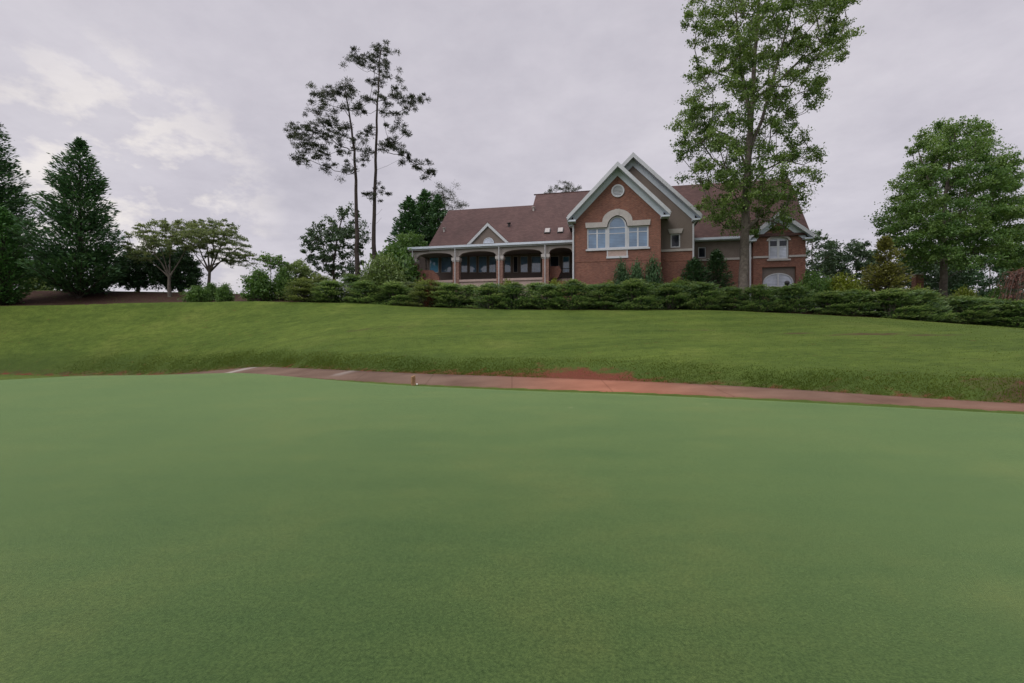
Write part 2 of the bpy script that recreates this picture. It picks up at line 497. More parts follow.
M['leaf_rust'] = mat_leaf('rust_leaf', (0.075, 0.022, 0.011), (0.128, 0.045, 0.021), (0.165, 0.075, 0.038), 0.2)
M['juniper'] = mat_leaf('juniper_spray', (0.042, 0.086, 0.032), (0.108, 0.186, 0.074), (0.215, 0.285, 0.140), 0.45)
M['juniper_olive'] = mat_leaf('olive_juniper_spray', (0.054, 0.080, 0.032), (0.122, 0.168, 0.066), (0.215, 0.260, 0.128), 0.45)
M['blade'] = mat_leaf('grass_blade', (0.051, 0.083, 0.014), (0.082, 0.120, 0.021), (0.119, 0.149, 0.033), 0.45, 0.6, 0.10)

# ------------------------------------------------------------------ ground sheet
def axis(segs):
    out = []
    for a, b_, st in segs:
        n = max(1, int(round((b_ - a) / st)))
        out += list(np.linspace(a, b_, n, endpoint=False))
    out.append(segs[-1][1])
    return np.array(out)


def grid_mesh(name, xs, Yfun, zoff, attrs=None):
    pass


gx = axis([(-900, -120, 60), (-120, -60, 4), (-60, 50, 0.33), (50, 120, 4), (120, 900, 60)])
gy = axis([(-300, -40, 26), (-40, -2, 2), (-2, 8, 0.7), (8, 46, 0.28), (46, 70, 1.2), (70, 200, 8), (200, 1500, 80)])
GX, GY = np.meshgrid(gx, gy)
GZ = terrain(GX, GY)
q = GY - yl(GX)
under_green = (GY < ye(GX) - 0.12) & (GX > -27) & (GX < 26)
under_path = (q > 0.15) & (q < PATH_W - 0.15) & (np.abs(GX) < 45)
GZ = GZ - 0.08 * under_green - 0.06 * under_path
nx, ny = len(gx), len(gy)
idx = np.arange(nx * ny).reshape(ny, nx)
Qd = np.stack([idx[:-1, :-1], idx[:-1, 1:], idx[1:, 1:], idx[1:, :-1]], -1).reshape(-1, 4)
# where bare clay shows: the cut bank above the path, and a few thin spots on the right
q2 = q - PATH_W
wob = vnoise(GX * 0.6 + 3, GY * 0.8)
soil = 0.62 * np.exp(-((GX - 2.8) / 1.7) ** 2) * np.exp(-((q2 - 0.35) / 0.55) ** 2)
soil += 0.34 * np.exp(-((GX + 0.5) / 4.5) ** 2) * np.exp(-((q2 - 0.2) / 0.4) ** 2)
soil += 0.22 * np.exp(-((GX - 15.0) / 3.2) ** 2) * np.exp(-((q2 - 1.0) / 0.6) ** 2) * (0.6 + 0.8 * wob)
soil += 0.0 * np.exp(-((GX - 17.5) / 2.6) ** 2) * np.exp(-((GY - 20.5) / 0.9) ** 2)
soil += 0.42 * np.exp(-((q2 - 0.0) / 0.22) ** 2)
def blob(cx_, cy_, sx_, sy_): return np.exp(-((GX - cx_) / sx_) ** 2 - ((GY - cy_) / sy_) ** 2)
thin = 0.50 * blob(16.6, 21.3, 2.3, 0.42) + 0.46 * blob(14.0, 22.4, 1.3, 0.30) + 0.40 * blob(19.2, 20.6, 1.6, 0.35) + 0.30 * blob(9.5, 24.5, 2.2, 0.35) + 0.26 * blob(-9.0, 28.5, 3.5, 0.4)
thin += 0.50 * np.exp(-((q2 - 0.9) / 0.7) ** 2) * sstep(11.5, 14.0, GX) + 0.30 * np.exp(-((q2 - 0.1) / 0.35) ** 2)
bank_dark = np.exp(-((q2 - 0.5) / 0.95) ** 2) * (q2 > -0.3)
r_ = GY - yh(GX)
mulch = np.where(GX < -13, sstep(-0.2, 0.5, r_ + 0.6 * (wob - 0.5)) * sstep(6.6, 5.6, r_), 0.0)
mulch = np.where(GX >= -13, sstep(-0.1, 0.4, r_) * sstep(9, 7, r_), mulch)
me = np_mesh('hillside', np.stack([GX, GY, GZ], -1).reshape(-1, 3), Qd, {'soil': soil.ravel(), 'mulch': 0.6 * mulch.ravel(), 'thin': thin.ravel(), 'bank_dark': bank_dark.ravel()}, smooth=True)
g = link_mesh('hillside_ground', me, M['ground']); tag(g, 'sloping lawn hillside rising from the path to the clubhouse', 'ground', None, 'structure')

# putting green sheet
cx = axis([(-27, 26, 0.35)])
vv = np.linspace(0, 1, 90)
PX = np.repeat(cx[None, :], len(vv), 0)
y0 = -14.0
PY = y0 + (ye(cx)[None, :] + 0.10 * (vnoise(cx * 0.8, cx * 0 + 2) - 0.5)[None, :] - y0) * vv[:, None]
PZ = terrain(PX, PY) + 0.012 + 0.03 * sstep(0, 0.4, (ye(PX) - PY))
nx, ny = len(cx), len(vv)
idx = np.arange(nx * ny).reshape(ny, nx)
Qg = np.stack([idx[:-1, :-1], idx[:-1, 1:], idx[1:, 1:], idx[1:, :-1]], -1).reshape(-1, 4)
me = np_mesh('putting_green', np.stack([PX, PY, PZ], -1).reshape(-1, 3), Qg, None, smooth=True)
o = link_mesh('putting_green', me, M['green']); tag(o, 'smooth close-mown putting green filling the near half', 'putting green', None, 'structure')

# cart path sheet, with its slab edge as a real step
cx = axis([(-42, 30, 0.25)])
ww = np.array([-0.02, 0.0, 0.25, 0.5, 0.75, 1.0, 1.02])
PX = np.repeat(cx[None, :], len(ww), 0)
edge_n = 0.12 * (vnoise(cx * 0.5 + 7, cx * 0) - 0.5)
PY = yl(cx)[None, :] + edge_n[None, :] + PATH_W * ww[:, None]
PZ = terrain(PX, np.clip(PY, yl(PX) + 0.02, yl(PX) + PATH_W - 0.02)) + 0.014
PZ[0] -= 0.09; PZ[-1] -= 0.09
nx, ny = len(cx), len(ww)
idx = np.arange(nx * ny).reshape(ny, nx)
Qp = np.stack([idx[:-1, :-1], idx[:-1, 1:], idx[1:, 1:], idx[1:, :-1]], -1).reshape(-1, 4)
clay = np.exp(-((PX - 3.2) / 3.0) ** 2) * 1.0 + 0.25 * np.exp(-((PX - 13) / 4) ** 2)
pale = np.zeros_like(PX)
u_ = (PY - yl(PX)) / PATH_W
pale = np.maximum(pale, 0.8 * sstep(0.55, 0.3, np.abs(PX + 15.2 - 1.2 * (u_ - 0.5))))
pale = np.maximum(pale, 0.5 * sstep(0.3, 0.1, np.abs(PX + 7.6 - 0.9 * (u_ - 0.6))) * sstep(0.2, 0.5, u_))
me = np_mesh('cart_path', np.stack([PX, PY, PZ], -1).reshape(-1, 3), Qp, {'clay': clay.ravel(), 'pale': pale.ravel()}, smooth=True)
o = link_mesh('cart_path', me, M['path']); tag(o, 'narrow concrete cart path stained pink by red clay', 'path', None, 'structure')

# ------------------------------------------------------------------ grass blades on lawn and bank
def grass_blades():
    n = 300000
    x = RNG.uniform(-48, 38, n); y = RNG.uniform(8, 40, n)
    nb = 125000
    xb = RNG.uniform(-34, 22, nb); qb = 0.03 + np.abs(RNG.normal(size=nb)) * (0.45 + 0.9 * vnoise(xb * 0.35 + 2, xb * 0)); yb = yl(xb) + PATH_W + qb
    kb = RNG.random(nb) < np.clip((1.25 * vnoise(xb * 1.1, yb * 1.4) + 0.25), 0.1, 1) * sstep(-34, -24, xb)
    xb = xb[kb]; yb = yb[kb]; nb = len(xb)
    x = np.concatenate([x, xb]); y = np.concatenate([y, yb]); n = n + nb
    q = y - yl(x); r = y - yh(x)
    lawn = (q > PATH_W + 0.03) & (r < 0.35)
    fringe = (q < -0.02) & (y > ye(x) + 0.02) & (q > -9) & (x > -30)
    vis = np.abs(x) < y * 1.2 + 1.5
    q2 = q - PATH_W
    dens = 0.45 + 0.55 * np.exp(-(q2 / 2.0) ** 2)
    clay = np.exp(-((x - 2.8) / 2.2) ** 2) * np.exp(-((q2 - 0.45) / 0.7) ** 2) + 0.6 * np.exp(-((x - 15.5) / 3.0) ** 2) * np.exp(-((q2 - 1.0) / 0.5) ** 2)
    bare = np.exp(-((x - 16.6) / 2.3) ** 2 - ((y - 21.3) / 0.42) ** 2) + np.exp(-((x - 14.0) / 1.3) ** 2 - ((y - 22.4) / 0.3) ** 2) + np.exp(-((x - 19.2) / 1.6) ** 2 - ((y - 20.6) / 0.35) ** 2)
    clay = clay + 0.8 * bare
    dens *= np.clip(1 - 1.25 * clay, 0.03, 1)
    keep = (lawn | fringe) & vis & (RNG.random(n) < dens)
    x, y, q2, fr = x[keep], y[keep], q2[keep], fringe[keep]
    n = len(x)
    z = terrain(x, y)
    h = 0.010 + 0.014 * RNG.random(n) + 0.032 * np.exp(-((q2 - 0.5) / 0.7) ** 2) * RNG.random(n) * (~fr)
    h *= 0.7 + 0.7 * vnoise(x * 0.9, y * 0.9)
    h[fr] *= 0.45
    wd = 0.007 + 0.009 * RNG.random(n)
    a = RNG.uniform(0, 2 * PI, n)
    lean = RNG.uniform(0.1, 0.8, n) * h; la = RNG.uniform(0, 2 * PI, n)
    dx, dy = np.cos(a) * wd, np.sin(a) * wd
    p0 = np.stack([x - dx, y - dy, z - 0.02], -1); p1 = np.stack([x + dx, y + dy, z - 0.02], -1)
    p2 = np.stack([x + np.cos(la) * lean + dx * 0.35, y + np.sin(la) * lean + dy * 0.35, z + h], -1)
    p3 = np.stack([x + np.cos(la) * lean - dx * 0.6, y + np.sin(la) * lean - dy * 0.6, z + h * 0.9], -1)
    V = np.stack([p0, p1, p2, p3], 1).reshape(-1, 3)
    Q = np.arange(4 * n).reshape(n, 4)
    patch = vnoise(x * 0.25 + 11, y * 0.3 + 4)
    rnd = np.clip(0.30 + 0.40 * patch + 0.45 * (vnoise(x * 0.10 + 5, y * 0.75) - 0.5) + 0.16 * RNG.random(n) - 0.06 * np.exp(-((q2 - 0.5) / 1.2) ** 2), 0, 1)
    return np_mesh('lawn_grass', V, Q, {'rnd': rnd})


o = link_mesh('lawn_grass', grass_blades(), M['blade'])
tag(o, 'short rough grass growing over the lawn slope and path bank', 'grass', None, 'stuff')

# ------------------------------------------------------------------ vegetation generators
def leaf_quads(C, D, L, W, rnd, Nrm=None, fold=0.15):
    """kite-shaped leaves at centres C along directions D, length L, width W"""
    n = len(C)
    D = D / np.maximum(np.linalg.norm(D, axis=1, keepdims=True), 1e-6)
    if Nrm is None: Nrm = RNG.normal(size=(n, 3))
    S = np.cross(D, Nrm); S /= np.maximum(np.linalg.norm(S, axis=1, keepdims=True), 1e-6)
    U = np.cross(S, D)
    L = np.broadcast_to(L, (n,))[:, None]; W = np.broadcast_to(W, (n,))[:, None]
    a = C - D * L * 0.5
    b = C + S * W * 0.5 + U * W * fold - D * L * 0.05
    c = C + D * L * 0.5
    d = C - S * W * 0.5 + U * W * fold - D * L * 0.05
    V = np.stack([a, b, c, d], 1).reshape(-1, 3)
    return V, np.arange(4 * n).reshape(n, 4), rnd


def merge(parts):
    Vs, Qs, Rs, off = [], [], [], 0
    for V, Q, R in parts:
        Vs.append(V); Qs.append(Q + off); Rs.append(R); off += len(V)
    return np.concatenate(Vs), np.concatenate(Qs), np.concatenate(Rs)


def frustums(P0, P1, R0, R1, K=6):
    D = P1 - P0
    L = np.linalg.norm(D, axis=1, keepdims=True); D = D / np.maximum(L, 1e-6)
    ref = np.where(np.abs(D[:, 2:3]) > 0.9, np.array([[1.0, 0, 0]]), np.array([[0, 0, 1.0]]))
    A = np.cross(D, ref); A /= np.linalg.norm(A, axis=1, keepdims=True)
    B = np.cross(D, A)
    th = np.arange(K) / K * 2 * PI
    ring = A[:, None] * np.cos(th)[None, :, None] + B[:, None] * np.sin(th)[None, :, None]
    r0 = P0[:, None] + ring * R0[:, None, None]
    r1 = P1[:, None] + ring * R1[:, None, None] + D[:, None] * R1[:, None, None] * 0.15
    n = len(P0)
    V = np.concatenate([r0, r1], 1).reshape(-1, 3)
    base = (np.arange(n) * 2 * K)[:, None]
    k = np.arange(K)[None, :]
    k2 = (k + 1) % K
    Q = np.stack([base + k, base + k2, base + K + k2, base + K + k], -1).reshape(-1, 4)
    return V, Q


class Skeleton:
    def __init__(self, trunk, r_base, r_top):
        self.P = [np.array(p, float) for p in trunk]
        self.par = [-1] + list(range(len(trunk) - 1))
        self.pl = [0.0]
        for i in range(1, len(trunk)):
            self.pl.append(self.pl[-1] + np.linalg.norm(self.P[i] - self.P[i - 1]))
        self.fix = {i: r_base + (r_top - r_base) * (i / max(1, len(trunk) - 1)) ** 0.8 for i in range(len(trunk))}
        if len(trunk) > 1: self.fix[0] = r_base * 1.25

    def limb(self, start, pts, r0=None, r1=None):
        prev = start
        m = len(pts)
        for i, p in enumerate(pts):
            p = np.array(p, float)
            self.P.append(p); self.par.append(prev)
            self.pl.append(self.pl[prev] + np.linalg.norm(p - self.P[prev]))
            if r0 is not None: self.fix[len(self.P) - 1] = r0 + (r1 - r0) * i / max(1, m - 1)
            prev = len(self.P) - 1
        return prev

    def nearest(self, p):
        A = np.array(self.P); return int(np.argmin(np.linalg.norm(A - np.array(p), axis=1)))

    def reach(self, targets, bf=0.35, step=0.55, up=0.5, first=0, wig=0.10):
        targets = np.array(targets)
        A = np.array(self.P)
        d0 = np.array([np.min(np.linalg.norm(A - t, axis=1)) for t in targets])
        tips = []
        for ti in np.argsort(d0):
            t = targets[ti]
            A = np.array(self.P); pl = np.array(self.pl)
            dv = t - A
            dist = np.linalg.norm(dv, axis=1)
            cost = dist + bf * pl + up * np.maximum(0, -dv[:, 2]) * 2 + up * np.maximum(0, 0.25 * dist - dv[:, 2])
            if first: cost[:first] += 1e3
            j = int(np.argmin(cost))
            m = max(1, int(dist[j] / step))
            p0 = A[j]
            pts = []
            side = RNG.normal(size=3) * wig * dist[j]
            for k in range(1, m + 1):
                f = k / m
                sag = math.sin(f * PI)
                pts.append(p0 + (t - p0) * f + side * sag + np.array([0, 0, -0.08 * dist[j] * sag * (1 if up > 0 else -1)]) + RNG.normal(size=3) * 0.02)
            tips.append(self.limb(j, pts))
        return tips

    def mesh(self, r_tip=0.018, expo=2.3, K=6, rmax=None):
        n = len(self.P)
        acc = np.zeros(n)
        R = np.zeros(n)
        order = sorted(range(n), key=lambda i: -self.pl[i])
        for i in order:
            r = max(r_tip, acc[i] ** (1 / expo))
            if i in self.fix: r = self.fix[i]
            elif rmax: r = min(r, rmax)
            R[i] = r
            if self.par[i] >= 0: acc[self.par[i]] += r ** expo
        P = np.array(self.P)
        ch = [i for i in range(n) if self.par[i] >= 0]
        p = np.array([self.par[i] for i in ch]); ch = np.array(ch)
        R0 = np.where(np.array([(c in self.fix) and (pp in self.fix) for c, pp in zip(ch, p)]), R[p], np.minimum(R[p], R[ch] * 1.18))
        return frustums(P[p], P[ch], R0, R[ch], K)


def cluster_leaves(centers, radii, n_per, size, rndbase, flat=0.7, shape=1.0, up=0.4):
    centers = np.asarray(centers); m = len(centers)
    k = n_per
    idx = np.repeat(np.arange(m), k)
    d = RNG.normal(size=(m * k, 3)); d /= np.linalg.norm(d, axis=1, keepdims=True)
    rr = RNG.random(m * k) ** 0.5
    R = np.asarray(radii)[idx]
    off = (0.6 * d * rr[:, None] + 0.30 * np.clip(RNG.normal(size=d.shape), -1.6, 1.6)) * R[:, None] * RNG.uniform(0.6, 1.45, (m, 3))[idx]
    off[:, 2] *= flat
    # lumpy clusters, not balls
    C = centers[idx] + off + RNG.normal(size=(m * k, 3)) * 0.08 * R[:, None]
    Nrm = RNG.normal(size=(m * k, 3)) * 0.8 + np.array([0, 0, 1.0])
    D = RNG.normal(size=(m * k, 3)); D[:, 2] -= 0.25
    L = size * RNG.uniform(0.6, 1.35, m * k)
    rnd = np.clip(np.asarray(rndbase)[idx] + RNG.normal(size=m * k) * 0.17, 0, 1)
    return leaf_quads(C, D, L, L * RNG.uniform(0.5, 0.8, m * k), rnd, Nrm)


def envelope_targets(rows, Y, n, depth=0.85, mind=0.9, edge=0.35, y_wob=0.0):
    """rows: (py, left px, right px) outline of a crown as seen at depth Y -> 3-D cluster centres filling the volume"""
    rows = sorted(rows)
    py = np.array([r[0] for r in rows], float); l = np.array([r[1] for r in rows], float); rgt = np.array([r[2] for r in rows], float)
    wid = rgt - l
    out = []
    tries = 0
    ys = np.linspace(py[0], py[-1], 400)
    ww = np.interp(ys, py, wid); cdf = np.cumsum(ww ** 1.5); cdf /= cdf[-1]
    while len(out) < n and tries < n * 60:
        tries += 1
        y_ = np.interp(RNG.random(), cdf, ys)
        a, b = np.interp(y_, py, l), np.interp(y_, py, rgt)
        th = RNG.uniform(0, 2 * PI)
        rr = RNG.random() ** edge
        sx = math.cos(th) * rr; sy = math.sin(th) * rr
        px = (a + b) / 2 + (b - a) / 2 * sx
        hw = (b - a) / 2 / FPX * Y
        p = at(px, y_, Y + sy * hw * depth)
        if out and np.min(np.linalg.norm(np.array(out) - p, axis=1)) < mind: continue
        out.append(p)
    return np.array(out)


def make_plant(name, base, trunk_VQ, crown_VQR, bark, leaf, label, cat, group=None, crown_name='crown', trunk_name='trunk'):
    base = np.asarray(base, float)
    root = empty(name, tuple(base), label, cat, group)
    if trunk_VQ is not None:
        V, Q = trunk_VQ
        link_mesh(trunk_name, np_mesh(trunk_name, V - base, Q, None, smooth=True), bark, root)
    V, Q, R = crown_VQR
    link_mesh(crown_name, np_mesh(crown_name, V - base, Q, {'rnd': R}), leaf, root)
    return root


def copy_tree(o, parent=None):
    c = o.copy(); COL.objects.link(c)
    if parent is not None: c.parent = parent
    for ch in list(o.children): copy_tree(ch, c)
    return c


# --- broadleaf tree from an outline
def broadleaf(name, Y, base_px, rows, trunk_px, r_base, r_top, bark, leaf, label, n=150, n_leaf=170, size=0.2, rad=0.85, mind=0.95,
              limbs=(), depth=0.85, bf=0.35, up=0.5, flat=0.7, group=None, first=3, cat='tree', edge=0.4, light=0.5):
    base = on_ground(base_px, Y); base[2] -= 0.1
    trunk = [base] + [at(px, py, Y) for px, py in trunk_px]
    # subdivide trunk
    T = [trunk[0]]
    for a, b in zip(trunk[:-1], trunk[1:]):
        m = max(1, int(np.linalg.norm(b - a) / 0.7))
        for k in range(1, m + 1):
            T.append(a + (b - a) * k / m + (RNG.normal(size=3) * 0.025 * np.array([1, 1, 0])))
    sk = Skeleton(T, r_base, r_top)
    for start_px, pts, r0, r1, dy in limbs:
        s = sk.nearest(at(*start_px, Y))
        Pn = []
        prev = sk.P[s]
        for i, (px, py) in enumerate(pts):
            p = at(px, py, Y + dy * (i + 1) / len(pts))
            m = max(1, int(np.linalg.norm(p - prev) / 0.7))
            for k in range(1, m + 1): Pn.append(prev + (p - prev) * k / m)
            prev = p
        sk.limb(s, Pn, r0, r1)
    tg = envelope_targets(rows, Y, n, depth, mind, edge)
    sk.reach(tg, bf, 0.6, up, first)
    zmin, zmax = tg[:, 2].min(), tg[:, 2].max()
    c0 = tg.mean(0)
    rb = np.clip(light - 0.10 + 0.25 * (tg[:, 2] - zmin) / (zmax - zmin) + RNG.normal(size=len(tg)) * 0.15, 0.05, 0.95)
    rr = rad * RNG.uniform(0.65, 1.25, len(tg))
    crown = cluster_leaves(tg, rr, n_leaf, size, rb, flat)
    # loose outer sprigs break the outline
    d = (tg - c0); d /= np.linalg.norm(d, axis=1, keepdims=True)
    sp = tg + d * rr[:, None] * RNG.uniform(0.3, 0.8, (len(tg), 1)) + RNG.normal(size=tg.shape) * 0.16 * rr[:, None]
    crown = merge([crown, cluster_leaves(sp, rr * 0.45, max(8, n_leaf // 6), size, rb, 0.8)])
    return make_plant(name, base, sk.mesh(), crown, bark, leaf, label, cat, group)


# --- cone-shaped conifer with layered sprays
def conifer_arrays(h, prof, n_br, spray_n=16, L=0.42, W=0.12, trunk_r=0.25, rise=0.25, start=0.06, jit=0.18, light=0.45):
    zs = np.sort(start + (1 - start) * RNG.random(n_br) ** 1.15)
    P0, P1, R0, R1 = [], [], [], []
    nseg = 10
    tz_ = np.linspace(0, 1, nseg + 1) * h * 0.98
    tp = np.stack([RNG.normal(size=nseg + 1) * 0.03, RNG.normal(size=nseg + 1) * 0.03, tz_], -1); tp[0, :2] = 0
    tr = trunk_r * (1 - 0.93 * np.linspace(0, 1, nseg + 1))
    P0 += list(tp[:-1]); P1 += list(tp[1:]); R0 += list(tr[:-1]); R1 += list(tr[1:])
    Cs, Ds, Ns, Rn = [], [], [], []
    golden = 2.39996
    for i, t in enumerate(zs):
        th = i * golden + RNG.normal() * 0.3
        Rm = np.interp(t, [p[0] for p in prof], [p[1] for p in prof]) * (1 + RNG.normal() * jit)
        if Rm < 0.1: Rm = 0.1
        dirv = np.array([math.cos(th), math.sin(th), 0])
        z0 = t * h - rise * 0.5 * Rm
        tip = dirv * Rm + np.array([0, 0, z0 + rise * Rm])
        st = np.array([0, 0, max(0.05, z0)])
        P0.append(st); P1.append(tip); R0.append(0.05 * (1 - t) + 0.015); R1.append(0.008)
        tone = np.clip(light + RNG.normal() * 0.14, 0.05, 0.95)
        nsp = max(3, int(Rm / 0.42))
        for k in range(nsp):
            f = 0.30 + 0.70 * (k + RNG.random() * 0.6) / nsp
            c = st + (tip - st) * min(f, 1.02)
            lat = np.array([-dirv[1], dirv[0], 0])
            spread = 0.42 * Rm * (1.1 - 0.75 * f) + 0.14
            m = spray_n
            off = RNG.normal(size=m) * spread
            cc = c + lat * off[:, None] * 0.8 - dirv * (np.abs(off) * 0.35)[:, None] + RNG.normal(size=(m, 3)) * np.array([0.10, 0.10, 0.13])
            dd = dirv * 1.0 + lat * np.sign(off)[:, None] * RNG.uniform(0.1, 0.9, m)[:, None] + np.array([0, 0, 1.0]) * RNG.uniform(-0.2, 1.0, m)[:, None]
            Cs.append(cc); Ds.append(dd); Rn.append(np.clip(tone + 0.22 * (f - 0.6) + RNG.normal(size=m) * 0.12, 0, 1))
            Ns.append(RNG.normal(size=(m, 3)) * 0.7 + np.array([0, 0, 1.0]))
    # leader tuft
    m = 30
    cc = np.stack([RNG.normal(size=m) * 0.10, RNG.normal(size=m) * 0.10, h * (0.93 + 0.08 * RNG.random(m))], -1)
    Cs.append(cc); Ds.append(RNG.normal(size=(m, 3)) * 0.4 + np.array([0, 0, 1.0])); Rn.append(np.clip(0.5 + RNG.normal(size=m) * 0.1, 0, 1)); Ns.append(RNG.normal(size=(m, 3)))
    C = np.concatenate(Cs); D = np.concatenate(Ds); R = np.concatenate(Rn); Nn = np.concatenate(Ns)
    ln = L * RNG.uniform(0.6, 1.3, len(C))
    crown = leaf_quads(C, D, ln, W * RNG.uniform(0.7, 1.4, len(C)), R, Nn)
    trunk = frustums(np.array(P0), np.array(P1), np.array(R0), np.array(R1), 6)
    return trunk, crown


def conifer(name, px, Y, h, prof, n_br, leaf, label, bark='bark_pine', cat='tree', group=None, **kw):
    base = on_ground(px, Y); base[2] -= 0.1
    tr, cr = conifer_arrays(h, prof, n_br, **kw)
    root = empty(name, tuple(base), label, cat, group)
    link_mesh('trunk', np_mesh('trunk', tr[0], tr[1], None, True), M[bark], root)
    link_mesh('crown', np_mesh('crown', cr[0], cr[1], {'rnd': cr[2]}), M[leaf], root)
    return root


# --- tall pine with tufts on crooked limbs
def pine(name, base_px, Y, trunk_px, tufts, r0, r1, label, group=None, tuft_r=0.75, n_need=150, leaf='leaf_pine', dead=()):
    base = on_ground(base_px, Y); base[2] -= 0.1
    pts = [base] + [at(a, b, Y) for a, b in trunk_px]
    T = [pts[0]]
    for a, b in zip(pts[:-1], pts[1:]):
        m = max(1, int(np.linalg.norm(b - a) / 0.8))
        for k in range(1, m + 1): T.append(a + (b - a) * k / m + RNG.normal(size=3) * np.array([0.025, 0.025, 0]))
    sk = Skeleton(T, r0, r1)
    first = int(len(T) * 0.38)
    tg = []
    for (a, b) in tufts:
        p = at(a, b, Y + RNG.normal() * 1.2)
        tg.append(p)
    tg = np.array(tg)
    sk.reach(tg, 0.12, 0.6, 0.25, first, 0.09)
    # every tuft is several twig ends
    cs, rs = [], []
    for p in tg:
        for k in range(RNG.integers(5, 9)):
            c = p + RNG.normal(size=3) * np.array([0.60, 0.60, 0.46]) * tuft_r
            cs.append(c); rs.append(tuft_r * RNG.uniform(0.32, 0.70))
            j = sk.nearest(c)
            sk.limb(j, [sk.P[j] + (c - sk.P[j]) * 0.5 + RNG.normal(size=3) * 0.04, c])
    for (a, b), (c_, d_) in dead:
        j = sk.nearest(at(a, b, Y))
        p = at(c_, d_, Y); p[1] += RNG.normal() * 0.5
        sk.limb(j, [sk.P[j] * 0.5 + p * 0.5 + np.array([0, 0, -0.08]), p])
    cs = np.array(cs); rs = np.array(rs)
    m, k = len(cs), n_need // 4
    idx = np.repeat(np.arange(m), k)
    d = RNG.normal(size=(m * k, 3)); d[:, 2] = d[:, 2] * 0.6 + 0.25; d /= np.linalg.norm(d, axis=1, keepdims=True)
    C = cs[idx] + d * (rs[idx] * RNG.uniform(0.2, 1.0, m * k))[:, None] * np.array([1.05, 1.05, 0.95])
    tone = np.clip(0.45 + RNG.normal(size=m) * 0.16, 0.05, 0.95)
    cr = leaf_quads(C, d + RNG.normal(size=d.shape) * 0.5, 0.24 * RNG.uniform(0.7, 1.3, m * k), 0.05, np.clip(tone[idx] + RNG.normal(size=m * k) * 0.12, 0, 1))
    return make_plant(name, base, sk.mesh(0.009, 2.5, 7, 0.075), cr, M['bark_pine'], M[leaf], label, 'tree', group)


# --- mounded shrub: woody stems and a leafy dome
def shrub_arrays(w, d, h, n_sp=130, per=22, L=0.16, W=0.08, mode='mound', light=0.5, droop=0.0):
    Cs, Ds, Rn, P0, P1 = [], [], [], [], []
    for i in range(n_sp):
        th = RNG.uniform(0, 2 * PI)
        el = RNG.random() ** (1.25 if mode == 'juniper' else 0.9) * PI / 2
        dv = np.array([math.cos(th) * math.cos(el) * w / 2, math.sin(th) * math.cos(el) * d / 2, math.sin(el) * h])
        dv *= RNG.uniform(0.78, 1.10)
        lump = 0.86 + 0.28 * vnoise(np.array([th * 1.3 + 9]), np.array([el * 2.2 + 3 + w]))[0]
        tip = dv * lump + np.array([0, 0, 0.12])
        st = tip * np.array([0.15, 0.15, 0.05])
        if i % 5 == 0: P0.append(st * 0.3); P1.append(tip * 0.92)
        axis_ = tip - st; axis_ /= np.linalg.norm(axis_)
        f = RNG.uniform(0.45, 1.02, per)
        c = st + (tip - st) * f[:, None]
        sp = (0.26 if mode == 'juniper' else 0.30) * (1.25 - f * 0.7)
        c = c + RNG.normal(size=(per, 3)) * sp[:, None] * np.array([0.8, 0.8, 0.5])
        c[:, 2] -= droop * (f ** 3) * h
        c[:, 2] = np.maximum(c[:, 2], 0.03)
        if mode == 'juniper':
            dd = axis_ * 1.2 + RNG.normal(size=(per, 3)) * 0.55
            dd[:, 2] -= 0.25 * (1 - math.sin(el)); dd += np.array([0, 0, 0.35])
        else:
            dd = axis_ * 0.6 + RNG.normal(size=(per, 3)) * 0.7
        tone = light + RNG.normal() * 0.14
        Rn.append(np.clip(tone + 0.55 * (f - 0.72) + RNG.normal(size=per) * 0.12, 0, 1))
        Cs.append(c); Ds.append(dd)
    C = np.concatenate(Cs); D = np.concatenate(Ds); R = np.concatenate(Rn)
    Nn = RNG.normal(size=C.shape) * 0.6 + np.array([0, 0, 1.0])
    ln = L * RNG.uniform(0.6, 1.4, len(C))
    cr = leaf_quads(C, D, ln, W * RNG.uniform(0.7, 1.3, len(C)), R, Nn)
    P0 = np.array(P0); P1 = np.array(P1)
    P0[:, 2] = np.minimum(P0[:, 2], 0) - 0.1
    st = frustums(P0, P1, np.full(len(P0), 0.03), np.full(len(P0), 0.010), 5)
    return st, cr


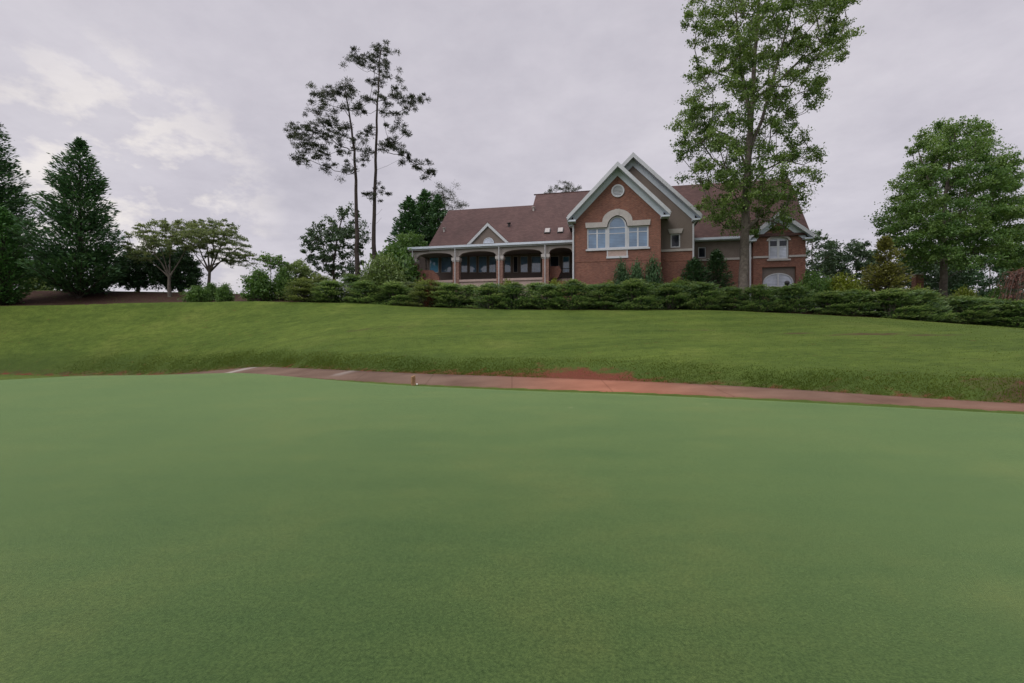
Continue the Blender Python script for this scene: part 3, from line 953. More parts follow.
def juniper_arrays(w, d, h, n_pl=40, per=140, L=0.21, W=0.06, light=0.45):
    """tiers of flat feathery fans over a low dome"""
    Cs, Ds, Rn, Ns, P0, P1 = [], [], [], [], [], []
    for i in range(n_pl):
        th = i * 2.39996 + RNG.normal() * 0.35
        el = (RNG.random() ** 0.9) * PI / 2
        k = RNG.uniform(0.72, 1.14)
        tip = np.array([math.cos(th) * math.cos(el) * w / 2 * k, math.sin(th) * math.cos(el) * d / 2 * k, 0.12 + math.sin(el) * h * RNG.uniform(0.80, 1.12)])
        out = np.array([math.cos(th), math.sin(th), 0.0]); lat = np.array([-out[1], out[0], 0.0])
        up = RNG.uniform(0.02, 0.45) + 0.6 * max(0, math.sin(el) - 0.75)
        ax = out + np.array([0, 0, up]); ax /= np.linalg.norm(ax)
        nrm = np.cross(lat, ax); nrm = nrm if nrm[2] > 0 else -nrm
        ln = RNG.uniform(0.95, 1.8); wd = ln * RNG.uniform(0.55, 0.8)
        f = RNG.random(per) ** 0.7
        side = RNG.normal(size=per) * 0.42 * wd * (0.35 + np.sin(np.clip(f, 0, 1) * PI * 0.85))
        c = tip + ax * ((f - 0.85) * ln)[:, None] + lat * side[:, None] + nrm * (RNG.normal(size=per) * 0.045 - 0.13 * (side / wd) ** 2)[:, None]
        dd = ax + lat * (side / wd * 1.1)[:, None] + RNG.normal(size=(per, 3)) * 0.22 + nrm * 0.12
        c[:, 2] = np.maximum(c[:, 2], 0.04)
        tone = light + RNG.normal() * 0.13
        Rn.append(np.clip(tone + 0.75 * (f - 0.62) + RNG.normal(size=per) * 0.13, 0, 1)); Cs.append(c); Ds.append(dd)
        Ns.append(nrm + RNG.normal(size=(per, 3)) * 0.35)
        P0.append(np.array([tip[0] * 0.1, tip[1] * 0.1, -0.1])); P1.append(tip - ax * ln * 0.3)
    # twigs and needles filling the inside, coloured dark to paint in its shade
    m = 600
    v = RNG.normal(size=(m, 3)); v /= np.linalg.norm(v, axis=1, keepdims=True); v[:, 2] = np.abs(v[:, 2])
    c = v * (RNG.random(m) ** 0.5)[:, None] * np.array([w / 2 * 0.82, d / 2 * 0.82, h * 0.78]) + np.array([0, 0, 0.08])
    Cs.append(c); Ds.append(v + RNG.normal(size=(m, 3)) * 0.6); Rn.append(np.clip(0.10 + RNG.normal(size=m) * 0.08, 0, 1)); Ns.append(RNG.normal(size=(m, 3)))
    C = np.concatenate(Cs); D = np.concatenate(Ds); R = np.concatenate(Rn); Nn = np.concatenate(Ns)
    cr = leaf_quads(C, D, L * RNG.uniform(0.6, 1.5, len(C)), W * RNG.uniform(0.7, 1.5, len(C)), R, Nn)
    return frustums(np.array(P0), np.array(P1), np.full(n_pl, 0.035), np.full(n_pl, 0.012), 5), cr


_shrub_lib = {}


def shrub(name, kind, px, Y, scale, label, group=None, dims=(2.0, 2.0, 1.5), leaf='leaf_shrub', rz=None, cat='shrub', sink=0.05, **kw):
    base = on_ground(px, Y); base[2] -= sink
    return shrub_at(name, kind, base, scale, label, group, dims, leaf, rz, cat, **kw)


def shrub_at(name, kind, base, scale, label, group=None, dims=(2.0, 2.0, 1.5), leaf='leaf_shrub', rz=None, cat='shrub', **kw):
    if rz is None: rz = RNG.uniform(0, 2 * PI)
    key = kind
    if key not in _shrub_lib:
        st, cr = juniper_arrays(*dims, **kw) if name == 'juniper_shrub' else shrub_arrays(*dims, **kw)
        root = empty(name, tuple(base), label, cat, group, rz)
        link_mesh('stem', np_mesh('stem', st[0], st[1], None, True), M['bark'], root)
        link_mesh('foliage', np_mesh('foliage', cr[0], cr[1], {'rnd': cr[2]}), M[leaf], root)
        root.scale = scale
        _shrub_lib[key] = root
        return root
    root = copy_tree(_shrub_lib[key])
    root.name = name
    root.location = base; root.rotation_euler = (0, 0, rz); root.scale = scale
    root['label'] = label; root['category'] = cat
    if group: root['group'] = group
    elif 'group' in root: del root['group']
    return root


# ------------------------------------------------------------------ clubhouse
HA = math.radians(11.8)
CH, SH = math.cos(HA), math.sin(HA)
H0U, H0V, H0Z = 0.0, 46.0, 5.1          # the house root, in its own axes
root_xy = (H0U * CH + H0V * SH, -H0U * SH + H0V * CH)
HOUSE = empty('clubhouse', (root_xy[0], root_xy[1], H0Z), 'long red brick clubhouse with brown shingle roof on top of the slope', 'building', None, -HA)


def uz(px, py, v):
    """house coordinates (u along the front, z up) of a photo pixel on the facade plane v"""
    t = (px - 512.0) / FPX; s = (341.5 - py) / FPX
    Y = v / (t * SH + CH)
    X = t * Y
    return X * CH - Y * SH, CAM_Z + s * Y


class HB:
    """collects solids in house coordinates and links them as one mesh part"""
    def __init__(self):
        self.bm = bmesh.new()

    def box(self, u0, u1, v0, v1, z0, z1, mi=0):
        c = [(u0, v0, z0), (u1, v0, z0), (u1, v1, z0), (u0, v1, z0), (u0, v0, z1), (u1, v0, z1), (u1, v1, z1), (u0, v1, z1)]
        self.hexa(c, mi); return self

    def hexa(self, c, mi=0):
        vs = [self.bm.verts.new((a - H0U, b - H0V, z - H0Z)) for a, b, z in c]
        for f in ((0, 3, 2, 1), (4, 5, 6, 7), (0, 1, 5, 4), (1, 2, 6, 5), (2, 3, 7, 6), (3, 0, 4, 7)):
            fc = self.bm.faces.new([vs[i] for i in f]); fc.material_index = mi

    def prism_v(self, poly, v0, v1, mi=0, holes=()):
        """polygon in (u,z) with holes, extruded along v"""
        b2 = bmesh.new()
        edges = []
        for loop in [poly] + list(holes):
            vs = [b2.verts.new((p[0] - H0U, v0 - H0V, p[1] - H0Z)) for p in loop]
            for i in range(len(vs)): edges.append(b2.edges.new((vs[i], vs[(i + 1) % len(vs)])))
        bmesh.ops.triangle_fill(b2, edges=edges, use_beauty=True, use_dissolve=False)
        ret = bmesh.ops.extrude_face_region(b2, geom=list(b2.faces))
        bmesh.ops.translate(b2, verts=[g for g in ret['geom'] if isinstance(g, bmesh.types.BMVert)], vec=(0, v1 - v0, 0))
        bmesh.ops.recalc_face_normals(b2, faces=list(b2.faces))
        tmp = bpy.data.meshes.new('tmp'); b2.to_mesh(tmp); b2.free()
        for p in tmp.polygons: p.material_index = mi
        self.bm.from_mesh(tmp); bpy.data.meshes.remove(tmp)
        return self

    def prism_u(self, poly, u0, u1, mi=0, mi_end=None):
        """polygon in (v,z) extruded along u"""
        a = [self.bm.verts.new((u0 - H0U, p[0] - H0V, p[1] - H0Z)) for p in poly]
        b = [self.bm.verts.new((u1 - H0U, p[0] - H0V, p[1] - H0Z)) for p in poly]
        n = len(poly)
        for i in range(n):
            f = self.bm.faces.new((a[i], a[(i + 1) % n], b[(i + 1) % n], b[i])); f.material_index = mi
        f = self.bm.faces.new(a[::-1]); f.material_index = mi if mi_end is None else mi_end
        f = self.bm.faces.new(b); f.material_index = mi if mi_end is None else mi_end
        return self

    def cyl(self, u, v, z0, z1, r, mi=0, K=10):
        n0 = [self.bm.verts.new((u + r * math.cos(2 * PI * k / K) - H0U, v + r * math.sin(2 * PI * k / K) - H0V, z0 - H0Z)) for k in range(K)]
        n1 = [self.bm.verts.new((u + r * math.cos(2 * PI * k / K) - H0U, v + r * math.sin(2 * PI * k / K) - H0V, z1 - H0Z)) for k in range(K)]
        for k in range(K):
            f = self.bm.faces.new((n0[k], n0[(k + 1) % K], n1[(k + 1) % K], n1[k])); f.material_index = mi
        self.bm.faces.new(n0[::-1]).material_index = mi; self.bm.faces.new(n1).material_index = mi
        return self

    def bar(self, p, q, r, mi=0):
        V, Q = frustums(np.array([p], float), np.array([q], float), np.array([r]), np.array([r]), 6)
        vs = [self.bm.verts.new((a - H0U, b - H0V, c - H0Z)) for a, b, c in V]
        for f in Q: self.bm.faces.new([vs[i] for i in f]).material_index = mi
        return self

    def build(self, name, mats, parent=None, label=None):
        bmesh.ops.recalc_face_normals(self.bm, faces=list(self.bm.faces))
        me = bpy.data.meshes.new(name); self.bm.to_mesh(me); self.bm.free()
        o = link_mesh(name, me, mats, HOUSE if parent is None else parent)
        if label: o['label'] = label
        return o


def arch_pts(uc, r, z, rz=None, n=14, a0=PI, a1=0.0):
    rz = r if rz is None else rz
    return [(uc + r * math.cos(a0 + (a1 - a0) * i / n), z + rz * math.sin(a0 + (a1 - a0) * i / n)) for i in range(n + 1)]


def window(u0, u1, z0, z1, v, mus=(), mhs=(), glass='glass', arch=0.0, fr=0.07, label=None, trim='trim', mu_w=0.06):
    """framed window sitting in a wall opening: frame bars and a pane set back behind them"""
    f = HB()
    d0, d1 = v + 0.06, v + 0.16
    e = 0.004
    if arch:
        uc, r = (u0 + u1) / 2, (u1 - u0) / 2
        outer = [(u0 + e, z0 + e), (u1 - e, z0 + e)] + [(a, b) for a, b in arch_pts(uc, r - e, z1, arch - e, a0=0, a1=PI)]
        inner = [(u0 + fr, z0 + fr), (u1 - fr, z0 + fr)] + [(a, b) for a, b in arch_pts(uc, r - fr, z1, arch - fr, a0=0, a1=PI)]
        f.prism_v(outer, d0, d1, 0, [inner])
        top = z1
    else:
        outer = [(u0 + e, z0 + e), (u1 - e, z0 + e), (u1 - e, z1 - e), (u0 + e, z1 - e)]
        inner = [(u0 + fr, z0 + fr), (u1 - fr, z0 + fr), (u1 - fr, z1 - fr), (u0 + fr, z1 - fr)]
        f.prism_v(outer, d0, d1, 0, [inner])
        top = z1 - fr
    for m in mus: f.box(m - mu_w / 2, m + mu_w / 2, d0 + 0.012, d1 - 0.012, z0 + fr + 0.002, top + (arch - fr - 0.01 if arch else -0.002))
    for h in mhs: f.box(u0 + fr + 0.002, u1 - fr - 0.002, d0 + 0.02, d1 - 0.02, h - 0.03, h + 0.03)
    w = f.build('window', M[trim], None, label)
    p = HB()
    if arch:
        p.prism_v([(u0 + fr - .02, z0 + fr - .02), (u1 - fr + .02, z0 + fr - .02)] + [(a, b) for a, b in arch_pts(uc, r - fr + .02, z1, arch - fr + .02, a0=0, a1=PI)], v + 0.105, v + 0.125)
    else:
        p.box(u0 + fr - .02, u1 - fr + .02, v + 0.105, v + 0.125, z0 + fr - .02, z1 - fr + .02)
    p.build('pane', M[glass], w)
    return w


ZG = 4.0      # walls run down into the ground

# ---- front gable block (v = 39.5)
VG = 39.5
uL, _ = uz(573.2, 250, VG); uR, _ = uz(660.8, 250, VG)
zEave, zPeak = 12.22, 16.47
uC = 0.86
u_el, u_er = -3.27, 4.97           # eave tips
slope = (zPeak - zEave) / (uC - u_el)
# main window openings
w0, zt = uz(587, 228.2, VG); w1, _ = uz(648.6, 226, VG)
c0, _ = uz(607.3, 230, VG); c1, _ = uz(627.2, 230, VG)
_, zs = uz(617.5, 248.4, VG)
_, zt = uz(600, 227.6, VG)
_, za = uz(617.3, 216.0, VG)
_, zpan = uz(617, 258.3, VG)
uc = (c0 + c1) / 2
topz = lambda u: zPeak - 0.12 - slope * abs(u - uC)
brick_poly = [(uL, ZG), (uR, ZG), (uR, topz(uR)), (uC, topz(uC)), (uL, topz(uL))]
gap = 0.10
hole_l = [(w0, zs), (c0 - gap / 2, zs), (c0 - gap / 2, zt), (w0, zt)]
hole_r = [(c1 + gap / 2, zs), (w1, zs), (w1, zt), (c1 + gap / 2, zt)]
hole_c = [(c0 + gap / 2, zs), (c1 - gap / 2, zs)] + arch_pts(uc, (c1 - c0 - gap) / 2, zt, za - zt, a0=0, a1=PI)
# the three lights are one broad opening with stone-white posts between
hole = [(w0, zs), (w1, zs), (w1, zt), (c1, zt)] + arch_pts(uc, (c1 - c0) / 2, zt + 0.02, za - zt, a0=0, a1=PI) + [(c0, zt), (w0, zt)]
b = HB(); b.prism_v(brick_poly, VG, VG + 0.35, 0, [hole])
b.box(uL, uL + 0.35, VG + 0.352, 47, ZG, topz(uL) - 0.1); b.box(uR - 0.35, uR, VG + 0.352, 41.3, ZG, topz(uR) - 0.1)
b.build('gable_wall', M['brick'])
# stone lintel with a raised arch
_, zl1 = uz(600, 222.6, VG)
l0, _ = uz(585.3, 225, VG); l1, _ = uz(650.5, 225, VG)
ro = (c1 - c0) / 2 + 0.42
lint = [(w0 - 0.10, zt), (c0 - 0.001, zt)] + arch_pts(uc, (c1 - c0) / 2 + 0.001, zt + 0.02, za - zt + 0.001, a0=PI, a1=0) + [(c1 + 0.001, zt), (w1 + 0.10, zt), (l1, zl1 + 0.02), (uc + ro, zl1)] \
    + [p for p in arch_pts(uc, ro, zl1 + 0.05, za + 0.50 - zl1, a0=0, a1=PI)] + [(uc - ro, zl1), (l0, zl1 + 0.02)]
HB().prism_v(lint, VG - 0.11, VG - 0.002).build('stone_lintel', M['stone'])
HB().prism_v([(uc - 0.13, za + 0.03), (uc + 0.13, za + 0.03), (uc + 0.2, za + 0.56), (uc - 0.2, za + 0.56)], VG - 0.16, VG - 0.112).build('keystone', M['stone'])
HB().box(w0 - 0.1, w1 + 0.1, VG - 0.12, VG + 0.05, zs - 0.14, zs - 0.004).build('window_sill', M['trim'])
mids = lambda a, b_: (a + b_) / 2
_, zmh = uz(600, 233.2, VG)
window(w0, c0 - gap / 2, zs, zt, VG, [mids(w0, c0)], [zmh], fr=0.11, mu_w=0.12)
window(c1 + gap / 2, w1, zs, zt, VG, [mids(c1, w1)], [zmh], fr=0.11, mu_w=0.12)
window(c0 + gap / 2, c1 - gap / 2, zs, zt, VG, [], [zt - 0.05, zmh - 0.06], arch=za - zt, fr=0.12, label='tall arched middle light of the gable window')
for cc in (c0, c1): HB().box(cc - gap / 2 + .004, cc + gap / 2 - .004, VG + 0.03, VG + 0.2, zs, zt + 0.02).build('window_post', M['trim'])
# stucco panel with white border under the middle light
b = HB(); b.box(c0 + 0.06, c1 - 0.06, VG - 0.03, VG - 0.002, zpan + 0.18, zs - 0.143); b.build('apron_panel', M['render'])
b = HB(); b.box(c0 - 0.08, c1 + 0.08, VG - 0.10, VG - 0.002, zpan, zpan + 0.176); b.box(c0 - 0.04, c0 + 0.056, VG - 0.05, VG - 0.002, zpan + 0.18, zs - 0.143); b.box(c1 - 0.056, c1 + 0.04, VG - 0.05, VG - 0.002, zpan + 0.18, zs - 0.143)
b.build('apron_moulding', M['trim'])
# darker soldier course line
_, zsc = uz(600, 260.5, VG)
HB().box(uL + .002, uR - .002, VG - 0.025, VG - 0.002, zsc - 0.1, zsc + 0.1).build('brick_course', M['brick'])
# round louvred vent
uv_, zv_ = uz(617.8, 191, VG)
b = HB()
b.prism_v([(uv_ + 0.54 * math.cos(2 * PI * k / 28), zv_ + 0.54 * math.sin(2 * PI * k / 28)) for k in range(28)], VG - 0.09, VG - 0.002, 0,
          [[(uv_ + 0.42 * math.cos(2 * PI * k / 28), zv_ + 0.42 * math.sin(2 * PI * k / 28)) for k in range(28)]])
for k in range(7):
    zz = zv_ - 0.36 + 0.12 * k; hw = math.sqrt(max(0.01, 0.44 ** 2 - (zz - zv_) ** 2))
    b.hexa([(uv_ - hw, VG - 0.065, zz - 0.05), (uv_ + hw, VG - 0.065, zz - 0.05), (uv_ + hw, VG - 0.01, zz), (uv_ - hw, VG - 0.01, zz),
            (uv_ - hw, VG - 0.065, zz - 0.03), (uv_ + hw, VG - 0.065, zz - 0.03), (uv_ + hw, VG - 0.01, zz + 0.02), (uv_ - hw, VG - 0.01, zz + 0.02)])
b.prism_v([(uv_ + 0.43 * math.cos(2 * PI * k / 28), zv_ + 0.43 * math.sin(2 * PI * k / 28)) for k in range(28)], VG - 0.008, VG - 0.003)
b.build('round_vent', M['trim'])


def gable_roof(uc_, z_pk, hw, v0, v1, wall_v, ue=None, bev=True, z_drop=None):
    """two roof slabs with white rake boards, pale soffits and a frieze on the wall"""
    sl = (z_pk - zEave) / hw if z_drop is None else z_drop / hw
    th = 0.24
    for s in (-1, 1):
        ue_ = uc_ + s * hw; ze = z_pk - sl * hw
        HB().prism_v([(uc_, z_pk), (ue_, ze), (ue_, ze - th), (uc_, z_pk - th)], v0 + 0.03, v1).build('roof', M['roof'])
        # rake board
        HB().prism_v([(uc_, z_pk + 0.05), (ue_ + s * 0.03, ze + 0.02), (ue_ + s * 0.03, ze - 0.36), (uc_, z_pk - 0.36)], v0 - 0.05, v0 + 0.028).build('rake_board', M['trim'])
        # soffit under the overhang, then the frieze board on the wall
        HB().prism_v([(uc_, z_pk - th - 0.003), (ue_, ze - th - 0.003), (ue_, ze - th - 0.07), (uc_, z_pk - th - 0.07)], v0 + 0.032, wall_v - 0.003).build('soffit', M['soffit'])
        HB().prism_v([(uc_, z_pk - th - 0.075), (ue_ - s * 0.42, ze + sl * 0.42 - th - 0.075), (ue_ - s * 0.42, ze + sl * 0.42 - th - 0.62), (uc_, z_pk - th - 0.62)], wall_v - 0.08, wall_v - 0.004).build('frieze_board', M['soffit'])
        # boxed eave return
        HB().box(min(ue_, ue_ - s * 0.66), max(ue_, ue_ - s * 0.66), v0 + 0.032, wall_v - 0.01, ze - 0.46, ze - th - 0.075).build('eave_return', M['soffit'])
        HB().box(min(ue_, ue_ + s * 0.12), max(ue_, ue_ + s * 0.12), v0 + 0.10, v1 - 0.1, ze - 0.16, ze - 0.03).build('gutter', M['trim'])


gable_roof(uC, zPeak, uC - u_el, 38.7, 50.0, VG)

# ---- rear gable (v = 41)
VR = 41.0
uC2, zPk2 = 2.19, 17.76
hw2 = 5.5
sl2 = (zPk2 - zEave) / hw2
u2R, _ = uz(693.4, 250, VR)
_, zband = uz(675, 250.3, VR)
tz2 = lambda u: zPk2 - 0.12 - sl2 * abs(u - uC2)
a0, _ = uz(670.6, 240, VR); a1, _ = uz(680.3, 240, VR); _, zb0 = uz(675, 248.9, VR); _, zb1 = uz(675, 233.8, VR)
u2L = uL + 0.4
HB().prism_v([(u2L, zband + 0.1), (u2R, zband + 0.1), (u2R, tz2(u2R)), (uC2, tz2(uC2)), (u2L, tz2(u2L))], VR, VR + 0.3, 0,
             [[(a0, zb0 + .12), (a1, zb0 + .12), (a1, zb1), (a0, zb1)]]).build('stucco_gable_wall', M['stucco'])
b = HB(); b.box(uR + 0.01, u2R, VR + 0.02, VR + 0.3, ZG, zband - 0.1); b.box(u2R - 0.3, u2R - 0.002, VR + 0.302, 45.6, ZG, zband - 0.1); b.build('side_brick_wall', M['brick'])
HB().box(u2R - 0.3, u2R - 0.002, VR + 0.302, 45.6, zband + 0.1, tz2(u2R) - 0.2).build('side_stucco_wall', M['stucco'])
b = HB(); b.box(uR + 0.002, u2R + 0.05, VR - 0.07, VR + 0.3, zband - 0.097, zband + 0.097); b.box(u2R - 0.3, u2R + 0.05, VR + 0.302, 45.5, zband - 0.097, zband + 0.097); b.build('stone_band', M['stone'])
_, zsc2 = uz(675, 260, VR)
HB().box(uR + 0.01, u2R - .004, VR - 0.01, VR + 0.018, zsc2 - 0.1, zsc2 + 0.1).build('brick_course', M['brick'])
window(a0, a1, zb0 + .12, zb1, VR, [], [], 'glass_dark', fr=0.10)
_, zk1 = uz(675, 229.0, VR)
HB().prism_v([(a0 - 0.08, zb1 + 0.003), (a1 + 0.08, zb1 + 0.003), (a1 + 0.24, zk1), (a0 - 0.24, zk1)], VR - 0.1, VR - 0.002).build('stone_lintel', M['stone'])
gable_roof(uC2, zPk2, hw2, 40.3, 50.0, VR)

# ---- right wing (v = 45.6) and its small brick gable
VW = 45.6
uWR, _ = uz(804.0, 258, VW)
uB0, _ = uz(752.0, 258, VW)
_, zb_ = uz(735, 258.7, VW)
_, zg_ = uz(715, 240.5, VW)
x0, _ = uz(694.8, 250, VW); x1, _ = uz(702.6, 250, VW); _, zx1 = uz(698, 247.2, VW)
b = HB(); b.prism_v([(u2R, zb_ + 0.1), (uB0, zb_ + 0.1), (uB0, zg_ + 0.25), (u2R, zg_ + 0.25)], VW, VW + 0.3, 0, [[(x0 + .3, zb_ + 0.2), (x1 + .3, zb_ + 0.2), (x1 + .3, zx1), (x0 + .3, zx1)]])
b.build('wing_stucco_wall', M['stucco'])
window(x0 + .3, x1 + .3, zb_ + 0.2, zx1, VW, [], [], 'glass_dark', fr=0.08)
b = HB(); b.box(u2R, uB0, VW + 0.01, VW + 0.3, ZG, zb_ - 0.1); b.build('wing_brick_wall', M['brick'])
HB().box(u2R, uB0 - 0.002, VW - 0.06, VW + 0.3, zb_ - 0.097, zb_ + 0.097).build('stone_band', M['stone'])
_, zsc3 = uz(735, 268.5, VW)
VB = 45.25
uBc = (uB0 + uWR) / 2 - 0.05; zPk3 = 13.25; hw3 = (uWR - uB0) / 2 + 0.45
zE3 = 11.15
s3 = (zPk3 - zE3) / hw3
tz3 = lambda u: zPk3 - 0.1 - s3 * abs(u - uBc)
p0, _ = uz(768.6, 250, VB); p1, _ = uz(788.6, 250, VB); _, q0 = uz(778, 259.0, VB); _, q1 = uz(778, 240.8, VB); _, q2_ = uz(778, 237.2, VB)
g0, _ = uz(762.2, 275, VB); g1, _ = uz(796.0, 275, VB); _, h0 = uz(778, 287.2, VB); _, h1 = uz(778, 267.0, VB)
hole_a = [(p0, q0), (p1, q0)] + arch_pts((p0 + p1) / 2, (p1 - p0) / 2, q1, q2_ - q1, a0=0, a1=PI)
hole_b = [(g0, h0), (g1, h0), (g1, h1), (g0, h1)]
HB().prism_v([(uB0, ZG), (uWR, ZG), (uWR, tz3(uWR)), (uBc, tz3(uBc)), (uB0, tz3(uB0))], VB, VB + 0.5, 0, [hole_a, hole_b]).build('small_gable_wall', M['brick'])
HB().box(uWR - 0.35, uWR, VB + 0.502, 54.5, ZG, 11.0).build('end_wall', M['brick'])
for ba, bb in ((uB0 + 0.002, p0 - 0.002), (p1 + 0.002, uWR + 0.04)): HB().box(ba, bb, VB - 0.06, VB - 0.002, zb_ - 0.09, zb_ + 0.09).build('stone_band', M['stone'])
HB().prism_v(arch_pts((p0 + p1) / 2, (p1 - p0) / 2 + 0.18, q1, q2_ - q1 + 0.18) + arch_pts((p0 + p1) / 2, (p1 - p0) / 2 + .003, q1, q2_ - q1 + .003, a0=0, a1=PI), VB - 0.07, VB - 0.002).build('arch_trim', M['stone'])
HB().box(p0 - 0.15, p1 + 0.15, VB - 0.10, VB - 0.002, q0 - 0.16, q0 - 0.003).build('window_sill', M['stone'])
window(p0, p1, q0, q1, VB, [(p0 + p1) / 2], [q0 + (q1 - q0) * 0.70], 'glass_pale', arch=q2_ - q1, fr=0.13, mu_w=0.2, label='white arched window in the small brick gable')
_w = [o_ for o_ in HOUSE.children if o_.name.startswith('window') and o_.get('label', '').startswith('white arched')][0]
zt_ = q0 + (q1 - q0) * 0.70 + 0.032
for ua, ub, aa, ab in ((p0 + .135, (p0 + p1) / 2 - .105, PI, PI / 2), ((p0 + p1) / 2 + .105, p1 - .135, PI / 2, 0)):
    HB().box(ua, ub, VB + 0.098, VB + 0.104, zt_, q1 + 0.02).build('pane', M['glass_dark'], _w)
# lower opening: stucco infill over a low arched pale window
zq = h0 + 0.45; rq = 1.12
gc = (g0 + g1) / 2
ar = [(g0 + 0.12, h0 + 0.06), (g1 - 0.12, h0 + 0.06)] + arch_pts(gc, (g1 - g0) / 2 - 0.12, zq, rq - 0.25, a0=0, a1=PI)
HB().prism_v([(g0 + .004, h0 + .004), (g1 - .004, h0 + .004), (g1 - .004, h1 - .004), (g0 + .004, h1 - .004)], VB + 0.22, VB + 0.32, 0, [ar]).build('stucco_infill', M['stucco'])
b = HB(); ar_o = [(g0 + 0.125, h0 + 0.065), (g1 - 0.125, h0 + 0.065)] + arch_pts(gc, (g1 - g0) / 2 - 0.125, zq, rq - 0.255, a0=0, a1=PI)
ar_i = [(g0 + 0.22, h0 + 0.16), (g1 - 0.22, h0 + 0.16)] + arch_pts(gc, (g1 - g0) / 2 - 0.22, zq, rq - 0.35, a0=0, a1=PI)
b.prism_v(ar_o, VB + 0.20, VB + 0.30, 0, [ar_i]); b.box(gc - 0.07, gc + 0.07, VB + 0.21, VB + 0.29, h0 + 0.165, zq + rq - 0.37)
w_ = b.build('window', M['trim'], None, 'low arched pale window in the recessed brick opening')
HB().prism_v([(a * 1.0, z_) for a, z_ in ar_i], VB + 0.25, VB + 0.27).build('pane', M['glass_pale'], w_)
HB().box(g0 - 0.1, g1 + 0.1, VB - 0.09, VB + 0.2, h0 - 0.13, h0 - 0.003).build('window_sill', M['stone'])
gable_roof(uBc, zPk3, hw3, 44.75, 49.0, VB, z_drop=zPk3 - zE3)
# wing gutter and soffit
zgw = zg_
b = HB(); b.box(u2R + 0.2, uB0 - 0.7, 45.02, 45.16, zgw - 0.02, zgw + 0.20); b.build('gutter', M['soffit'])
HB().box(u2R + 0.01, uB0 - 0.01, 45.17, VW - 0.002, zgw - 0.08, zgw - 0.03).build('soffit', M['soffit'])

# ---- big roofs
def roof_prism(u0, u1, v0, z0, vr, zr, v1, z1):
    HB().prism_u([(v0, z0), (vr, zr), (v1, z1), (v1, z1 - 0.12), (v0, z0 - 0.12)], u0, u1, 0, 1).build('main_roof', [M['roof'], M['stucco']])


ZPG = 10.93          # porch gutter top
roof_prism(-17.25, -7.72, 42.2, ZPG, 48.07, 16.17, 53.9, ZPG)
roof_prism(-7.72, 3.0, 42.16, ZPG + 0.05, 50.0, 17.92, 57.8, ZPG)
roof_prism(3.003, uWR + 0.35, 45.06, zgw + 0.16, 50.003, 17.86, 55.0, zgw + 0.1)
HB().prism_u([(42.2, ZPG - 0.25), (46.6, ZPG - 0.05), (46.6, ZPG - 0.2), (42.2, ZPG - 0.4)], -19.3, -17.252).build('porch_roof', M['roof'])
b = HB(); b.box(-7.95, 3.0, 49.9, 50.1, 17.86, 17.94); b.build('ridge_cap', M['roof'])
# rear and end walls of the body
b = HB(); b.box(-17.0, uWR - 0.4, 54.3, 54.6, ZG, 11.0); b.box(-17.0, -16.7, 46.4, 54.29, ZG, 11.0); b.build('rear_wall', M['brick'])

# roof furniture
def roof_z(v, left=True):
    return ZPG + 0.05 + (v - 42.16) * ((17.92 - ZPG - .05) / 7.84) if left else ZPG + (v - 42.2) * ((16.17 - ZPG) / 5.87)


def on_roof(px, py, left):
    v = 43.0
    for _ in range(40):
        u, z = uz(px, py, v)
        v += (z - roof_z(v, left)) * 0.5 if False else 0.0
        # march along the view ray to the roof plane
        f = lambda vv: uz(px, py, vv)[1] - roof_z(vv, left)
        lo, hi = 42.3, 50.0
        for _ in range(50):
            m = (lo + hi) / 2
            if f(m) > 0: lo = m
            else: hi = m
        v = (lo + hi) / 2
        break
    u, z = uz(px, py, v)
    return u, v, z


for px, py, lf, mt in ((444, 231.5, False, 'stone'), (509, 226.5, False, 'dark'), (533.5, 210.5, True, 'stone')):
    u, v, z = on_roof(px, py, lf)
    b = HB(); b.cyl(u, v, z - 0.3, z + 0.28, 0.10); b.cyl(u, v, z + 0.281, z + 0.36, 0.19); b.build('roof_vent', M[mt])
for px, py in ((547.5, 231.5), (560.5, 231.0)):
    u, v, z = on_roof(px, py, True)
    sl = (17.92 - ZPG - .05) / 7.84
    b = HB()
    d = 0.30
    b.hexa([(u - .28, v - d, z - d * sl - .05), (u + .28, v - d, z - d * sl - .05), (u + .28, v + d, z + d * sl - .05), (u - .28, v + d, z + d * sl - .05),
            (u - .28, v - d - .08, z - d * sl + .07), (u + .28, v - d - .08, z - d * sl + .07), (u + .28, v + d - .08, z + d * sl + .07), (u - .28, v + d - .08, z + d * sl + .07)])
    s_ = b.build('skylight', M['dark'])
    b = HB()
    b.hexa([(u - .22, v - d - .02, z - d * sl + .09), (u + .22, v - d - .02, z - d * sl + .09), (u + .22, v + d - .16, z + d * sl + .05), (u - .22, v + d - .16, z + d * sl + .05),
            (u - .22, v - d - .06, z - d * sl + .13), (u + .22, v - d - .06, z - d * sl + .13), (u + .22, v + d - .20, z + d * sl + .09), (u - .22, v + d - .20, z + d * sl + .09)])
    b.build('pane', M['stone'], s_)  # pale matte pane, sky glare put into its colour
